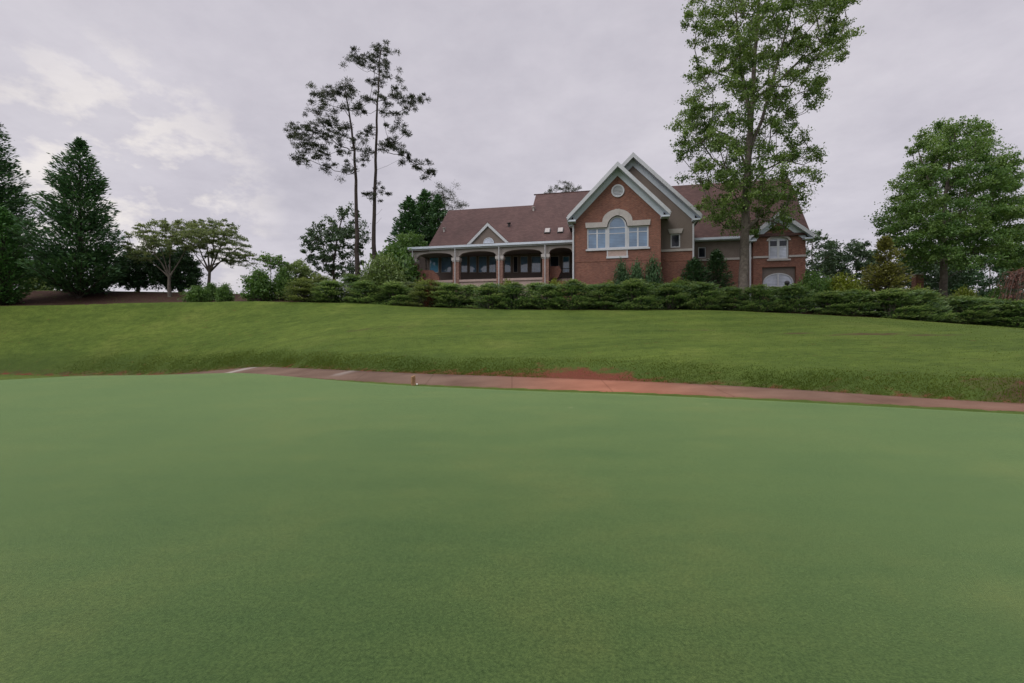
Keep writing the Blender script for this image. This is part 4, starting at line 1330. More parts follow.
# small white-trimmed dormer over the porch
VD = 42.12
da, dz = uz(488.5, 222.8, VD); dl, dzl = uz(467.0, 245.0, VD); dr, _ = uz(509.0, 243.0, VD)
dzb = ZPG + 0.03
dh = (dr - dl) / 2; da = (dl + dr) / 2; dsl = (dz - dzb) / dh
HB().prism_v([(dl + 0.25, dzb), (dr - 0.25, dzb), (da, dz - 0.25 * dsl)], VD + 0.05, VD + 0.3).build('dormer_wall', M['stucco'])
for s in (-1, 1):
    HB().prism_v([(da, dz), (da + s * dh, dzb), (da + s * (dh - 0.34), dzb), (da, dz - 0.34 * dsl)], VD - 0.10, VD + 0.045).build('dormer_trim', M['trim'])
    HB().prism_v([(da, dz + 0.06), (da + s * (dh + 0.06), dzb), (da + s * dh - s * .02, dzb), (da, dz - .02)], VD - 0.06, 47.5).build('dormer_roof', M['roof'])
hu, hz = uz(488.5, 244.2, VD)
o_ = [(hu - 0.52, dzb + 0.04), (hu + 0.52, dzb + 0.04)] + arch_pts(hu, 0.52, dzb + 0.05, 0.52, a0=0, a1=PI)
i_ = [(hu - 0.44, dzb + 0.10), (hu + 0.44, dzb + 0.10)] + arch_pts(hu, 0.44, dzb + 0.11, 0.40, a0=0, a1=PI)
w_ = HB().prism_v(o_, VD - 0.01, VD + 0.045, 0, [i_]).build('window', M['soffit'], None, 'half-round window in the porch dormer')
HB().prism_v(i_, VD + 0.02, VD + 0.04).build('pane', M['glass_pale'], w_)

# ---- porch
VP = 42.6
colx = [414.6, 456.7, 500.2, 545.9]
cols = [uz(p, 265, VP)[0] for p in colx]
uPl = -19.2
uPr = uL - 0.02
zf = 7.62
zcap = 9.78
zbt = 10.62
# gutter along the porch, with fascia
HB().box(-19.35, uPr, 42.02, 42.18, 10.72, 10.93).build('gutter', M['soffit'])
HB().box(-19.3, uPr, 42.19, 42.24, 10.60, 10.88).build('fascia', M['trim'])
# arched beam: one polygon with a shallow arch over every bay
cw = 0.30
bays = [(cols[0] + cw, cols[1] - cw), (cols[1] + cw, cols[2] - cw), (cols[2] + cw, cols[3] - cw), (cols[3] + cw, uPr - 0.25)]
pl = [(cols[0] - cw, zbt), (cols[0] - cw, zcap + .004)]
for (l_, r_2) in bays:
    pl.append((l_, zcap + 0.004))
    pl += [(l_ + (r_2 - l_) * k / 14, zcap + 0.08 + 0.48 * math.sqrt(max(0, 1 - (2 * k / 14 - 1) ** 2)) ** 0.8) for k in range(15)]
    pl.append((r_2, zcap + 0.004))
pl += [(uPr, zcap + 0.004), (uPr, zbt)]
HB().prism_v(pl, VP - 0.22, VP + 0.22).build('arched_beam', M['beam'])
HB().box(-19.3, uPr, 42.25, 46.3, zbt + 0.003, zbt + 0.06).build('porch_ceiling', M['ceil'])
for c in cols:
    b = HB(); b.box(c - cw, c + cw, VP - cw, VP + cw, 4.4, zcap - 0.42); k_ = b.build('column', M['brick_pale'])
    b = HB(); b.box(c - cw - 0.10, c + cw + 0.10, VP - cw - 0.10, VP + cw + 0.10, zcap - 0.30, zcap - 0.003)
    b.box(c - cw - 0.04, c + cw + 0.04, VP - cw - 0.04, VP + cw + 0.04, zcap - 0.418, zcap - 0.303)
    b.build('capital', M['stone'], k_)
    HB().box(c - 0.20, c + 0.20, VP - 0.26, VP - 0.225, zcap, zbt).build('beam_pilaster', M['beam'])
    b = HB(); b.cyl(c - 0.02, VP - cw - 0.17, 4.6, 10.70, 0.04); b.build('downspout', M['trim'])
# floor slab, retaining wall below it
HB().box(-19.2, cols[3] + 0.3, 42.35, 46.19, zf - 0.22, zf).box(cols[3] + 0.302, uPr, 43.6, 46.19, zf - 0.22, zf).build('porch_floor', M['render'])
HB().box(cols[3] + 0.302, uPr, 43.62, 43.9, ZG, zf - 0.222).build('stair_back_wall', M['brick'])
HB().box(-19.15, cols[3] + 0.3, 42.45, 42.75, ZG, zf - 0.223).build('retaining_wall', M['render'])
# back wall with tall windows
VBk = 46.2
holes = []
wins = []
def bk(px0, px1, py0, py1):
    u0, z1 = uz(px0, py0, VBk); u1, z0 = uz(px1, py1, VBk)
    return (u0, u1, max(z0, zf + 0.25), z1)


specs = [(419, 427, 'glass_dark'), (429, 438.5, 'glass_bright'), (440.5, 451.5, 'glass'), (460.5, 467.5, 'glass'), (469, 476.5, 'glass'), (478, 487, 'glass'), (488.5, 496, 'glass'),
         (504, 511, 'glass'), (513, 518, 'glass_dark'), (520, 528, 'glass'), (531, 541, 'glass'), (550, 559, 'glass_dark'), (562.5, 569.5, 'glass_bright')]
for a, b_, gl in specs:
    u0, u1, z0, z1 = bk(a, b_, 256.0, 272.5)
    wins.append((u0, u1, z0, z1, gl)); holes.append([(u0, z0), (u1, z0), (u1, z1), (u0, z1)])
    if gl == 'glass':
        holes.append([(u0, z1 + 0.14), (u1, z1 + 0.14), (u1, z1 + 0.62), (u0, z1 + 0.62)])
        wins.append((u0, u1, z1 + 0.14, z1 + 0.62, 'glass_dark'))  # dark pane colour stands in for the reflected porch ceiling
HB().prism_v([(-19.2, zf + 0.003), (uPr, zf + 0.003), (uPr, zbt), (-19.2, zbt)], VBk, VBk + 0.25, 0, holes).build('porch_back_wall', M['porchwall'])
for u0, u1, z0, z1, gl in wins:
    window(u0, u1, z0, z1, VBk, [], [], gl, fr=0.07, trim='beam' if gl != 'glass_bright' else 'trim')
# low brick wall with a swept end in the first bay
bu0, bz1 = uz(418.5, 270.5, VP); bu1, _ = uz(439.5, 272, VP)
HB().prism_v([(bu0, zf), (bu1, zf), (bu1, zf + 0.35), (bu1 - 0.25, zf + 0.62), (bu1 - 0.7, bz1 - 0.03), (bu0, bz1)], VP - 0.12, VP + 0.12).build('low_brick_wall', M['brick'])
# stair bay: dark railing and a brick cheek wall
su0, su1 = cols[3] + 0.5, uPr - 0.3
b = HB()
b.bar((su0 + 0.6, 43.55, zf + 0.95), (su1, 43.55, zf + 0.95), 0.03); b.bar((su0 + 0.6, 43.55, zf + 0.12), (su1, 43.55, zf + 0.12), 0.025)
k = su0 + 0.6
while k < su1:
    b.bar((k, 43.55, zf - 0.2), (k, 43.55, zf + 0.95), 0.016); k += 0.14
b.build('railing', M['dark'])
HB().prism_v([(su0 - 0.2, zf), (su0 + 0.55, zf), (su0 + 0.9, zf + 0.7), (su0 + 0.7, zf + 1.15), (su0 - 0.2, zf + 1.15)], 43.2, 43.5).build('stair_cheek_wall', M['brick'])
b = HB()
for k in range(5): b.box(su0 - 0.2, su1 + 0.25, 43.3 - 0.3 * k, 43.6 - 0.3 * k - .002, 5.0, zf - 0.25 - 0.17 * k)
b.build('stair', M['brick'])
# downspouts on gables and wing
for pxd, vd, z1d in ((573.3, VG - 0.09, zEave - 0.3), (693.4, VR - 0.09, zEave - 0.3)):
    ud, _ = uz(pxd, 250, vd)
    HB().cyl(ud, vd, 4.6, z1d - 0.35, 0.075).bar((ud, vd, z1d - 0.4), (ud + (0.35 if pxd > 600 else -0.35), vd - 0.35, z1d), 0.07).build('downspout', M['trim'])
ud, _ = uz(750.2, 265, 45.1)
HB().cyl(ud, 45.1, 4.6, zgw, 0.075).build('downspout', M['trim'])
# ------------------------------------------------------------------ trees
# tall oak in front of the right wing
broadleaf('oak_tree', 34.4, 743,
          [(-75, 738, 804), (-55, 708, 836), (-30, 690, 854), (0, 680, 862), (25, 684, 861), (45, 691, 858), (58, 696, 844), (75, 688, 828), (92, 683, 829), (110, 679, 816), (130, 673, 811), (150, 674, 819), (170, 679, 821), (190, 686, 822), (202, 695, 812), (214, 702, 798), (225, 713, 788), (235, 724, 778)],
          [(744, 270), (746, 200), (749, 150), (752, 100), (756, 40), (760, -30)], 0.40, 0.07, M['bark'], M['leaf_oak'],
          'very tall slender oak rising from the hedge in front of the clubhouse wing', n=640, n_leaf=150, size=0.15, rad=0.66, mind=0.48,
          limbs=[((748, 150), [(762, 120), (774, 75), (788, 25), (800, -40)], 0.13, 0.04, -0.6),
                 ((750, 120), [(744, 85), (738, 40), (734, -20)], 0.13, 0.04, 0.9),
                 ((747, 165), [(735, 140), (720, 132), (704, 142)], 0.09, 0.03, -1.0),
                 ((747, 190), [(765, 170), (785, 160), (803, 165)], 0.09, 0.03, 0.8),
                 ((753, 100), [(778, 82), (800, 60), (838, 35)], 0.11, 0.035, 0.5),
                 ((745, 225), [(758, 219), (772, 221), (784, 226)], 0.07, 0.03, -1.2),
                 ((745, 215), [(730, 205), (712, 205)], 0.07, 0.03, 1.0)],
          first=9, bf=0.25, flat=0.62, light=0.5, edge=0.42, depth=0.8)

# full maple on the right
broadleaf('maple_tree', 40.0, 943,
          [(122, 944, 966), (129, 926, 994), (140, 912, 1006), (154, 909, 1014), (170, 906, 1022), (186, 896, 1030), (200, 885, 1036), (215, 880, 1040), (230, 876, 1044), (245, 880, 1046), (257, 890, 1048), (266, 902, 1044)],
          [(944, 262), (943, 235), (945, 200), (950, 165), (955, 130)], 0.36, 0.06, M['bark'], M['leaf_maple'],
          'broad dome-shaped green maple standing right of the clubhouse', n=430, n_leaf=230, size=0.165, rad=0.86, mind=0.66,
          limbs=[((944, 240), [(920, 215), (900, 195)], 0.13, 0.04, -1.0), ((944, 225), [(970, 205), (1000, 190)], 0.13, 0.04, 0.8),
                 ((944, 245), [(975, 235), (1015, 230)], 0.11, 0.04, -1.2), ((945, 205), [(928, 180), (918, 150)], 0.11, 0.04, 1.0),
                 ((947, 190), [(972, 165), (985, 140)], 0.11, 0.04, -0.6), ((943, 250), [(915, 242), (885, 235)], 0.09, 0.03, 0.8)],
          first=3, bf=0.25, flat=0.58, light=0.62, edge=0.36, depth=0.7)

# the two tall pines
pine('pine_tree', 357.5, 41.0, [(357, 230), (356, 190), (354, 150), (350, 118), (345, 88)],
     [(345, 86), (338, 92), (352, 95), (327, 93), (318, 91), (333, 106), (344, 108), (357, 108), (320, 100), (316, 112), (309, 126), (301, 133), (294, 131), (306, 139), (316, 130), (326, 122), (338, 122),
      (328, 136), (340, 138), (318, 145), (305, 150), (298, 163), (310, 160), (324, 156), (336, 152), (347, 148), (330, 168), (342, 172), (350, 163), (362, 140), (364, 158), (300, 142), (333, 128), (349, 129)],
     0.27, 0.05, 'tall bare-trunked pine leaning left, its wide crown the lower of the tall pair', tuft_r=0.70, n_need=300)
pine('pine_tree', 374.5, 42.0, [(374, 225), (375, 190), (376, 150), (377, 110), (379, 75), (381, 50)],
     [(381, 50), (374, 54), (388, 53), (386, 62), (376, 64), (366, 60), (357, 56), (353, 61), (390, 76), (380, 80), (372, 83), (397, 88), (393, 98), (384, 100), (403, 98), (412, 101), (419, 100),
      (407, 108), (396, 113), (370, 98), (364, 112), (385, 122), (400, 126), (406, 133), (371, 130), (390, 142), (384, 150), (398, 146), (409, 160), (417, 166), (426, 173), (430, 170), (403, 155), (382, 190),
      (367, 150), (370, 197)],
     0.26, 0.05, 'tallest pine, straight bare trunk with a narrow ragged crown above the junipers', tuft_r=0.66, n_need=300,
     dead=[((375, 215), (381, 208)), ((375, 205), (369, 200)), ((375, 222), (383, 219)), ((376, 170), (398, 158))])

# dark conifers on the left
prof_cone = [(0, 0.85), (0.08, 1.0), (0.25, 0.97), (0.45, 0.78), (0.62, 0.60), (0.78, 0.50), (0.9, 0.27), (0.97, 0.10), (1, 0.03)]
sc = lambda p, r: [(a, b * r) for a, b in p]
b0 = on_ground(80, 41.0); hC = at(80, 140, 41.0)[2] - b0[2]
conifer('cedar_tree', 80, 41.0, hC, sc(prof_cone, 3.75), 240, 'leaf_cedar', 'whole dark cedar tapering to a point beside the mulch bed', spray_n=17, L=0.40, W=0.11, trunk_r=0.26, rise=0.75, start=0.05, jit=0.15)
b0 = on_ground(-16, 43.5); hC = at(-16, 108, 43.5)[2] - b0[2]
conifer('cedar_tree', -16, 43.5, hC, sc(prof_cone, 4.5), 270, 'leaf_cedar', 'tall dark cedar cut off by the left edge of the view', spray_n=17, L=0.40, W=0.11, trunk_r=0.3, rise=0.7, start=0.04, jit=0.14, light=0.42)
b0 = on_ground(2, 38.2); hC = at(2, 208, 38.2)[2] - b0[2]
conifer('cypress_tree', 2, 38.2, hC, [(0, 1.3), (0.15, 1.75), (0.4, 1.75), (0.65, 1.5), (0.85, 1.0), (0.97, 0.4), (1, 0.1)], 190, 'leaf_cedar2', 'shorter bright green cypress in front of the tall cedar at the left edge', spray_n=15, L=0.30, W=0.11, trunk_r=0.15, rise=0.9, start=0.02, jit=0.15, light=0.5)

# flat-topped crape myrtles
broadleaf('myrtle_tree', 41.5, 170,
          [(221, 150, 196), (226, 136, 206), (232, 128, 212), (240, 124, 214), (248, 123, 206), (254, 126, 170), (260, 128, 152)],
          [(169.5, 286), (169, 277)], 0.15, 0.12, M['bark'], M['leaf_myrtle'], 'flat-topped small tree on one short trunk behind the mulch bed', n=170, n_leaf=130, size=0.11, rad=0.45, mind=0.32,
          limbs=[((169, 278), [(161, 262), (148, 247)], 0.065, 0.025, -0.8), ((169, 278), [(170, 258), (172, 238)], 0.065, 0.025, 0.5), ((169, 278), [(179, 262), (189, 244)], 0.06, 0.025, 0.9), ((169, 278), [(164, 258), (158, 236)], 0.055, 0.02, 1.2), ((169, 278), [(152, 262), (138, 249)], 0.05, 0.02, 0.4)],
          first=2, bf=0.2, flat=0.30, light=0.55, edge=0.6, depth=0.6)
broadleaf('myrtle_tree', 44.0, 208,
          [(220, 190, 226), (226, 182, 240), (234, 178, 248), (243, 180, 254), (252, 192, 258), (260, 212, 259), (267, 238, 258)],
          [(209, 279), (209, 272)], 0.16, 0.12, M['bark'], M['leaf_myrtle'], 'vase-shaped small tree with several slender stems and a drooping right side', n=185, n_leaf=130, size=0.11, rad=0.45, mind=0.32,
          limbs=[((209, 274), [(203, 258), (196, 240)], 0.08, 0.03, -0.6), ((209, 274), [(208, 255), (206, 234)], 0.08, 0.03, 0.6), ((209, 274), [(216, 258), (224, 238)], 0.08, 0.03, -0.4),
                 ((209, 274), [(220, 262), (238, 248)], 0.07, 0.03, 0.8), ((209, 274), [(213, 256), (214, 236)], 0.06, 0.03, 1.0), ((209, 274), [(201, 262), (192, 250)], 0.06, 0.03, 1.0)],
          first=2, bf=0.2, flat=0.30, light=0.5, edge=0.6, depth=0.6)
# two big dark rounded evergreens behind them
broadleaf('holly_tree', 45.5, 138, [(253, 122, 158), (259, 116, 163), (268, 115, 165), (278, 116, 164), (286, 122, 160)], [(138, 282), (138, 268)], 0.15, 0.06, M['bark'], M['leaf_dark'],
          'dark rounded holly between the pointed cedar and the flat-topped tree', n=110, n_leaf=150, size=0.17, rad=0.6, mind=0.5, first=1, bf=0.2, light=0.42, edge=0.35, flat=0.8)
broadleaf('holly_tree', 46.0, 180, [(249, 164, 186), (256, 156, 192), (266, 156, 198), (278, 160, 200), (288, 164, 198)], [(180, 282), (180, 266)], 0.15, 0.06, M['bark'], M['leaf_dark'],
          'dark rounded holly directly behind the single short trunk', n=120, n_leaf=150, size=0.17, rad=0.6, mind=0.5, first=1, bf=0.2, light=0.42, edge=0.35, flat=0.8)
# pale bush glimpsed between the cedars
shrub('garden_bush', 'soft', 38, 52.0, (1.8, 1.8, 2.1), 'pale green bush glimpsed in the gap between two cedars', None, (2.0, 2.0, 1.5), 'leaf_light', n_sp=120, per=26, L=0.16, W=0.09)
# small spindly trees
broadleaf('sapling_tree', 40.0, 272, [(254, 262, 282), (260, 258, 288), (267, 262, 284)], [(271, 278), (271, 262)], 0.05, 0.02, M['bark'], M['leaf_shrub'],
          'thin airy sapling rising above the left end of the hedge', n=26, n_leaf=60, size=0.15, rad=0.40, mind=0.35, first=1, flat=0.5, light=0.55, edge=0.7)
broadleaf('dogwood_tree', 41.5, 296, [(262, 286, 306), (268, 280, 312), (276, 278, 316), (284, 282, 318)], [(296, 282), (296, 270)], 0.06, 0.03, M['bark'], M['leaf_light'],
          'low yellowish green dogwood left of the pines', n=48, n_leaf=110, size=0.16, rad=0.5, mind=0.4, first=1, flat=0.6, light=0.5, edge=0.5)
# loose dark tree behind the pines
broadleaf('loose_pine', 50.0, 334,
          [(207, 338, 352), (216, 332, 360), (226, 316, 366), (236, 302, 370), (246, 300, 368), (256, 306, 366), (266, 310, 364), (276, 312, 364)],
          [(334, 262), (338, 235), (343, 214)], 0.20, 0.05, M['bark_pine'], M['leaf_far'], 'loose grey-green tree behind the bases of the two pines', n=130, n_leaf=85, size=0.22, rad=0.62, mind=0.55, first=3, flat=0.55, light=0.35, edge=0.5)
# pale dome shrub under the pines, darker bush beside it
shrub('dome_shrub', 'dome', 383, 40.0, (2.75, 2.1, 2.35), 'big pale dome-shaped shrub between the pines and the porch', None, (2.0, 2.0, 1.45), 'leaf_light', n_sp=460, per=34, L=0.11, W=0.05, light=0.40)
shrub('dome_shrub', 'dome2', 394, 44.0, (2.5, 2.2, 2.9), 'dark green bush behind the pale dome-shaped shrub', None, (2.0, 2.0, 1.6), 'leaf_shrub', n_sp=220, per=34, L=0.18, W=0.11, light=0.38)
# conifers behind the left end of the porch
for px, pt, Y, r, lab in ((409, 197, 58, 3.5, 'dark conifer behind the porch, leftmost of its dark clump'), (425, 190, 62, 3.6, 'dark conifer behind the porch, tallest and central in its clump'), (438, 195, 60, 3.0, 'dark conifer behind the porch, rightmost and next to the roof edge')):
    b0 = on_ground(px, Y); hh = at(px, pt, Y)[2] - b0[2]
    conifer('spruce_tree', px, Y, hh, [(0, 0.9), (0.2, 1.0), (0.5, .85), (0.75, .62), (0.92, .35), (1, .06)] and sc([(0, 0.9), (0.2, 1.0), (0.5, .85), (0.75, .62), (0.92, .35), (1, .06)], r), 170, 'leaf_cedar', lab,
            spray_n=15, L=0.5, W=0.16, trunk_r=0.25, rise=0.2, jit=0.2, light=0.45)
pine('pine_tree', 447, 64.0, [(446, 230), (445, 205), (443, 192)],
     [(443, 191), (436, 196), (450, 198), (440, 203), (447, 206), (456, 202), (461, 206), (433, 208), (441, 214), (452, 214), (434, 220), (445, 224), (430, 230), (440, 232), (428, 214), (426, 224)],
     0.22, 0.06, 'ragged pine just behind the left end of the porch roof', tuft_r=1.3, n_need=320)
broadleaf('garden_tree', 50.5, 409, [(236, 402, 420), (244, 394, 424), (252, 388, 424), (266, 386, 420), (278, 388, 418)], [(409, 266), (410, 250)], 0.14, 0.05, M['bark'], M['leaf_shrub'],
          'mid-green bushy tree beside the left corner of the porch', n=110, n_leaf=140, size=0.2, rad=0.7, mind=0.6, first=1, light=0.5, flat=0.7)
shrub('garden_bush', 'soft', 396, 43.5, (1.1, 1.1, 1.6), 'leafy bush against the outside of the leftmost porch column', None)
# pine top showing over the ridge
pine('pine_tree', 566, 70.0, [(566, 230), (566, 186)], [(566, 186), (560, 189), (571, 188), (575, 190), (552, 190), (569, 193), (562, 194), (577, 194), (549, 193)], 0.2, 0.06,
     'pine top peeping over the middle of the roof ridge', tuft_r=0.85, n_need=220)

# trees behind the right end of the house
broadleaf('background_tree', 62.0, 812, [(222, 800, 812), (232, 797, 824), (245, 797, 832), (258, 797, 836), (272, 798, 836), (284, 800, 834), (300, 800, 834)], [(812, 262), (812, 235)], 0.16, 0.05, M['bark'], M['leaf_far'],
          'sparse grey-green tree directly behind the right end of the clubhouse', n=85, n_leaf=75, size=0.26, rad=0.85, mind=0.7, first=1, light=0.42, flat=0.6)
broadleaf('background_tree', 66.0, 832, [(242, 828, 836), (250, 824, 840), (262, 822, 842), (276, 822, 842), (286, 824, 842), (300, 822, 842)], [(832, 270), (832, 250)], 0.14, 0.05, M['bark'], M['leaf_far'],
          'narrow dark tree between the clubhouse and the rounded clump', n=60, n_leaf=110, size=0.26, rad=0.8, mind=0.6, first=1, light=0.30, flat=0.8)
broadleaf('background_tree', 64.0, 856, [(243, 850, 866), (252, 842, 876), (264, 840, 884), (278, 838, 888), (288, 840, 888), (302, 840, 888)], [(856, 276), (856, 256)], 0.16, 0.05, M['bark'], M['leaf_far'],
          'rounded distant tree clump left of the bronze conifer', n=110, n_leaf=130, size=0.28, rad=0.9, mind=0.7, first=1, light=0.30, flat=0.7)
broadleaf('background_tree', 60.0, 990, [(250, 960, 1030), (258, 945, 1060), (270, 930, 1070), (284, 930, 1070), (304, 930, 1070)], [(990, 280), (990, 262)], 0.16, 0.05, M['bark'], M['leaf_dark'],
          'dark tree mass in the shade beyond the dome-shaped maple', n=200, n_leaf=120, size=0.26, rad=0.9, mind=0.7, first=1, light=0.40, flat=0.7)
broadleaf('background_tree', 58.0, 925, [(254, 905, 945), (262, 893, 958), (272, 888, 966), (284, 888, 966), (304, 886, 970)], [(925, 280), (925, 264)], 0.14, 0.05, M['bark'], M['leaf_far'],
          'low dark tree seen through the gap beneath the dome-shaped maple', n=160, n_leaf=120, size=0.26, rad=0.85, mind=0.55, first=1, light=0.25, flat=0.7)
# bronze conifer
b0 = on_ground(885, 34.4); hh = at(885, 236, 34.4)[2] - b0[2]
conifer('bronze_conifer', 885, 34.4, hh, [(0, 1.6), (0.15, 1.95), (0.4, 1.6), (0.65, 1.1), (0.85, .62), (1, .06)], 110, 'leaf_bronze', 'bronze and yellow-green conifer in front of the maple', spray_n=15, L=0.26, W=0.10, trunk_r=0.1, rise=0.35, jit=0.25, light=0.45)

# ------------------------------------------------------------------ shrubs round the house
def loc_house(px, v):
    u, _ = uz(px, 270, v)
    x = u * CH + v * SH; y = -u * SH + v * CH
    return np.array([x, y, tz(x, y)])


for px, s, lab in ((621.5, (0.78, 0.78, 1.85), 'small rounded shrub under the arched window, leftmost of three'), (637, (0.78, 0.78, 1.85), 'small rounded shrub under the arched window, middle of three'),
                   (653, (0.85, 0.85, 2.0), 'small rounded shrub at the brick corner, tallest of three')):
    b_ = loc_house(px, 38.6); b_[2] = tz(b_[0], b_[1]) - 0.05
    shrub_at('foundation_shrub', 'found', b_, s, lab, 'three small shrubs against the gable wall', (2.0, 2.0, 1.75), 'leaf_dark', n_sp=150, per=24, L=0.14, W=0.08, light=0.55)
for px, v, top, wpx, lab in ((695, 40.4, 260.5, 31, 'dense dark cone-shaped evergreen shrub under the rear gable window'), (716.5, 41.6, 252, 27, 'taller dark cone-shaped evergreen shrub right of its twin')):
    b_ = loc_house(px, v)
    hh = at(px, top, b_[1])[2] - b_[2]; wr = wpx / FPX * b_[1] / 2 * 1.25
    tr, cr = conifer_arrays(hh, [(0, wr), (0.3, wr), (0.55, wr * .8), (0.8, wr * .48), (0.93, wr * .25), (1, .06)], 150, spray_n=13, L=0.24, W=0.09, trunk_r=0.08, rise=0.5, jit=0.1, light=0.42, start=0.02)
    root = empty('evergreen_shrub', tuple(b_), lab, 'shrub')
    link_mesh('trunk', np_mesh('trunk', tr[0], tr[1], None, True), M['bark'], root)
    link_mesh('foliage', np_mesh('foliage', cr[0], cr[1], {'rnd': cr[2]}), M['leaf_dark'], root)

# ------------------------------------------------------------------ juniper hedge along the crest
JG = 'spreading junipers along the crest'


def jun(px, Y, sx, sy, sz, lab, kind='juniper', leaf='juniper', **kw):
    d = dict(light=0.45)
    shrub('juniper_shrub', kind, px, Y, (sx, sy, sz), lab, JG, (3.5, 3.0, 1.9), leaf, sink=0.08, **d)


front = [  # px, Y, sx, sy, sz, label
    (303, 38.2, 1.0, 1.0, 0.95, 'juniper at the hedge start, in front of the low dogwood', 'juniper_olive'),
    (334, 37.4, 1.1, 1.0, 1.05, 'juniper in the front row straight below the loose grey-green tree', 'juniper'),
    (365, 36.9, 1.1, 1.0, 1.0, 'juniper in the front row straight below the two pine trunks', 'juniper_b'),
    (395, 36.6, 1.0, 1.0, 0.9, 'juniper in the front row below the pale dome shrub', 'juniper'),
    (425, 36.2, 1.0, 1.0, 0.95, 'juniper in the front row below the leftmost porch column', 'juniper_olive'),
    (455, 35.9, 1.05, 1.0, 0.95, 'juniper in the front row below the second porch column', 'juniper'),
    (486, 35.7, 1.0, 1.0, 1.0, 'juniper in the front row below the porch dormer', 'juniper_b'),
    (516, 35.5, 1.05, 1.0, 0.95, 'juniper in the front row below the third porch arch', 'juniper'),
    (547, 35.3, 1.0, 1.0, 1.02, 'juniper in the front row below the rightmost porch column', 'juniper_b'),
    (577, 35.0, 1.0, 1.0, 0.98, 'juniper in the front row below the gable downspout', 'juniper'),
    (607, 34.7, 1.05, 1.0, 0.95, 'juniper in the front row below the left part of the big window', 'juniper_b'),
    (637, 34.5, 1.0, 1.0, 1.0, 'juniper in the front row below the right part of the big window', 'juniper'),
    (667, 34.2, 1.05, 1.0, 0.98, 'juniper in the front row below the small rear gable window', 'juniper_b'),
    (698, 34.0, 1.0, 1.0, 1.0, 'juniper in the front row below the twin cone shrubs', 'juniper'),
    (731, 33.5, 1.05, 0.9, 0.95, 'juniper just left of the tall oak trunk', 'juniper_b'),
    (759, 33.2, 1.05, 0.95, 0.92, 'juniper just right of the tall oak trunk', 'juniper'),
    (793, 33.2, 1.0, 1.0, 0.95, 'juniper in the front row below the small brick gable', 'juniper_b'),
    (824, 32.9, 1.05, 1.0, 0.95, 'juniper in the front row below the narrow dark tree', 'juniper'),
    (856, 32.5, 1.0, 1.0, 0.98, 'juniper in the front row below the yellow-green mound', 'juniper_b'),
    (888, 31.6, 1.05, 1.0, 0.96, 'juniper in the front row below the bronze conifer', 'juniper'),
    (920, 31.9, 1.0, 1.0, 1.0, 'juniper in the front row below the small brick pillar', 'juniper_b'),
    (952, 31.5, 1.05, 1.0, 0.98, 'juniper in the front row below the maple trunk', 'juniper'),
    (985, 31.1, 1.05, 1.0, 1.0, 'juniper in the front row left of the weeping red tree', 'juniper_b'),
    (1018, 30.7, 1.05, 1.0, 1.0, 'juniper in the front row below the weeping red tree', 'juniper'),
    (1054, 30.2, 1.05, 1.0, 1.0, 'last juniper of the hedge at the right edge of the view', 'juniper_b'),
]
LEAFK = {'juniper': 'juniper', 'juniper_b': 'juniper', 'juniper_olive': 'juniper_olive'}
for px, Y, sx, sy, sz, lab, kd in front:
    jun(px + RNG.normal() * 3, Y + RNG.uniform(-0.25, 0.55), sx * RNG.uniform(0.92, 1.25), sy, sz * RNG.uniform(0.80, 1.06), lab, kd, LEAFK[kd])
back = [
    (320, 40.6, 1.1, 1.0, 1.05, 'taller juniper in the back row left of the pine trunks', 'juniper_olive'),
    (351, 40.0, 1.1, 1.0, 1.1, 'taller juniper in the back row at the foot of the leaning pine', 'juniper'),
    (408, 39.2, 1.0, 1.0, 0.85, 'juniper in the back row before the porch corner', 'juniper_olive'),
    (440, 37.9, 1.1, 1.0, 0.80, 'juniper in the back row before the first porch arch', 'juniper'),
    (503, 37.6, 1.1, 1.0, 0.80, 'juniper in the back row before the third porch column', 'juniper'),
    (470, 38.4, 1.0, 1.0, 0.78, 'juniper in the back row before the second porch arch', 'juniper_b'),
    (536, 37.9, 1.0, 1.0, 0.82, 'juniper in the back row before the fourth porch column', 'juniper'),
    (592, 37.2, 1.05, 1.0, 0.80, 'juniper in the back row before the left edge of the brick gable', 'juniper_b'),
    (652, 36.8, 1.05, 1.0, 0.78, 'juniper in the back row before the three small wall shrubs', 'juniper'),
    (682, 36.6, 1.0, 1.0, 0.80, 'juniper in the back row before the rear gable brickwork', 'juniper_b'),
    (776, 35.9, 1.0, 1.0, 0.72, 'juniper in the back row before the recessed arched window', 'juniper'),
    (906, 34.6, 1.0, 1.0, 0.80, 'juniper in the back row before the bronze conifer base', 'juniper_b'),
    (968, 33.9, 1.0, 1.0, 0.85, 'juniper in the back row right of the maple trunk', 'juniper'),
    (1030, 33.2, 1.1, 1.0, 0.9, 'juniper in the back row behind the weeping red tree', 'juniper_b'),
]
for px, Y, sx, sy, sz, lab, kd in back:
    jun(px, Y, sx, sy, sz * RNG.uniform(0.85, 1.1), lab, kd, LEAFK[kd])

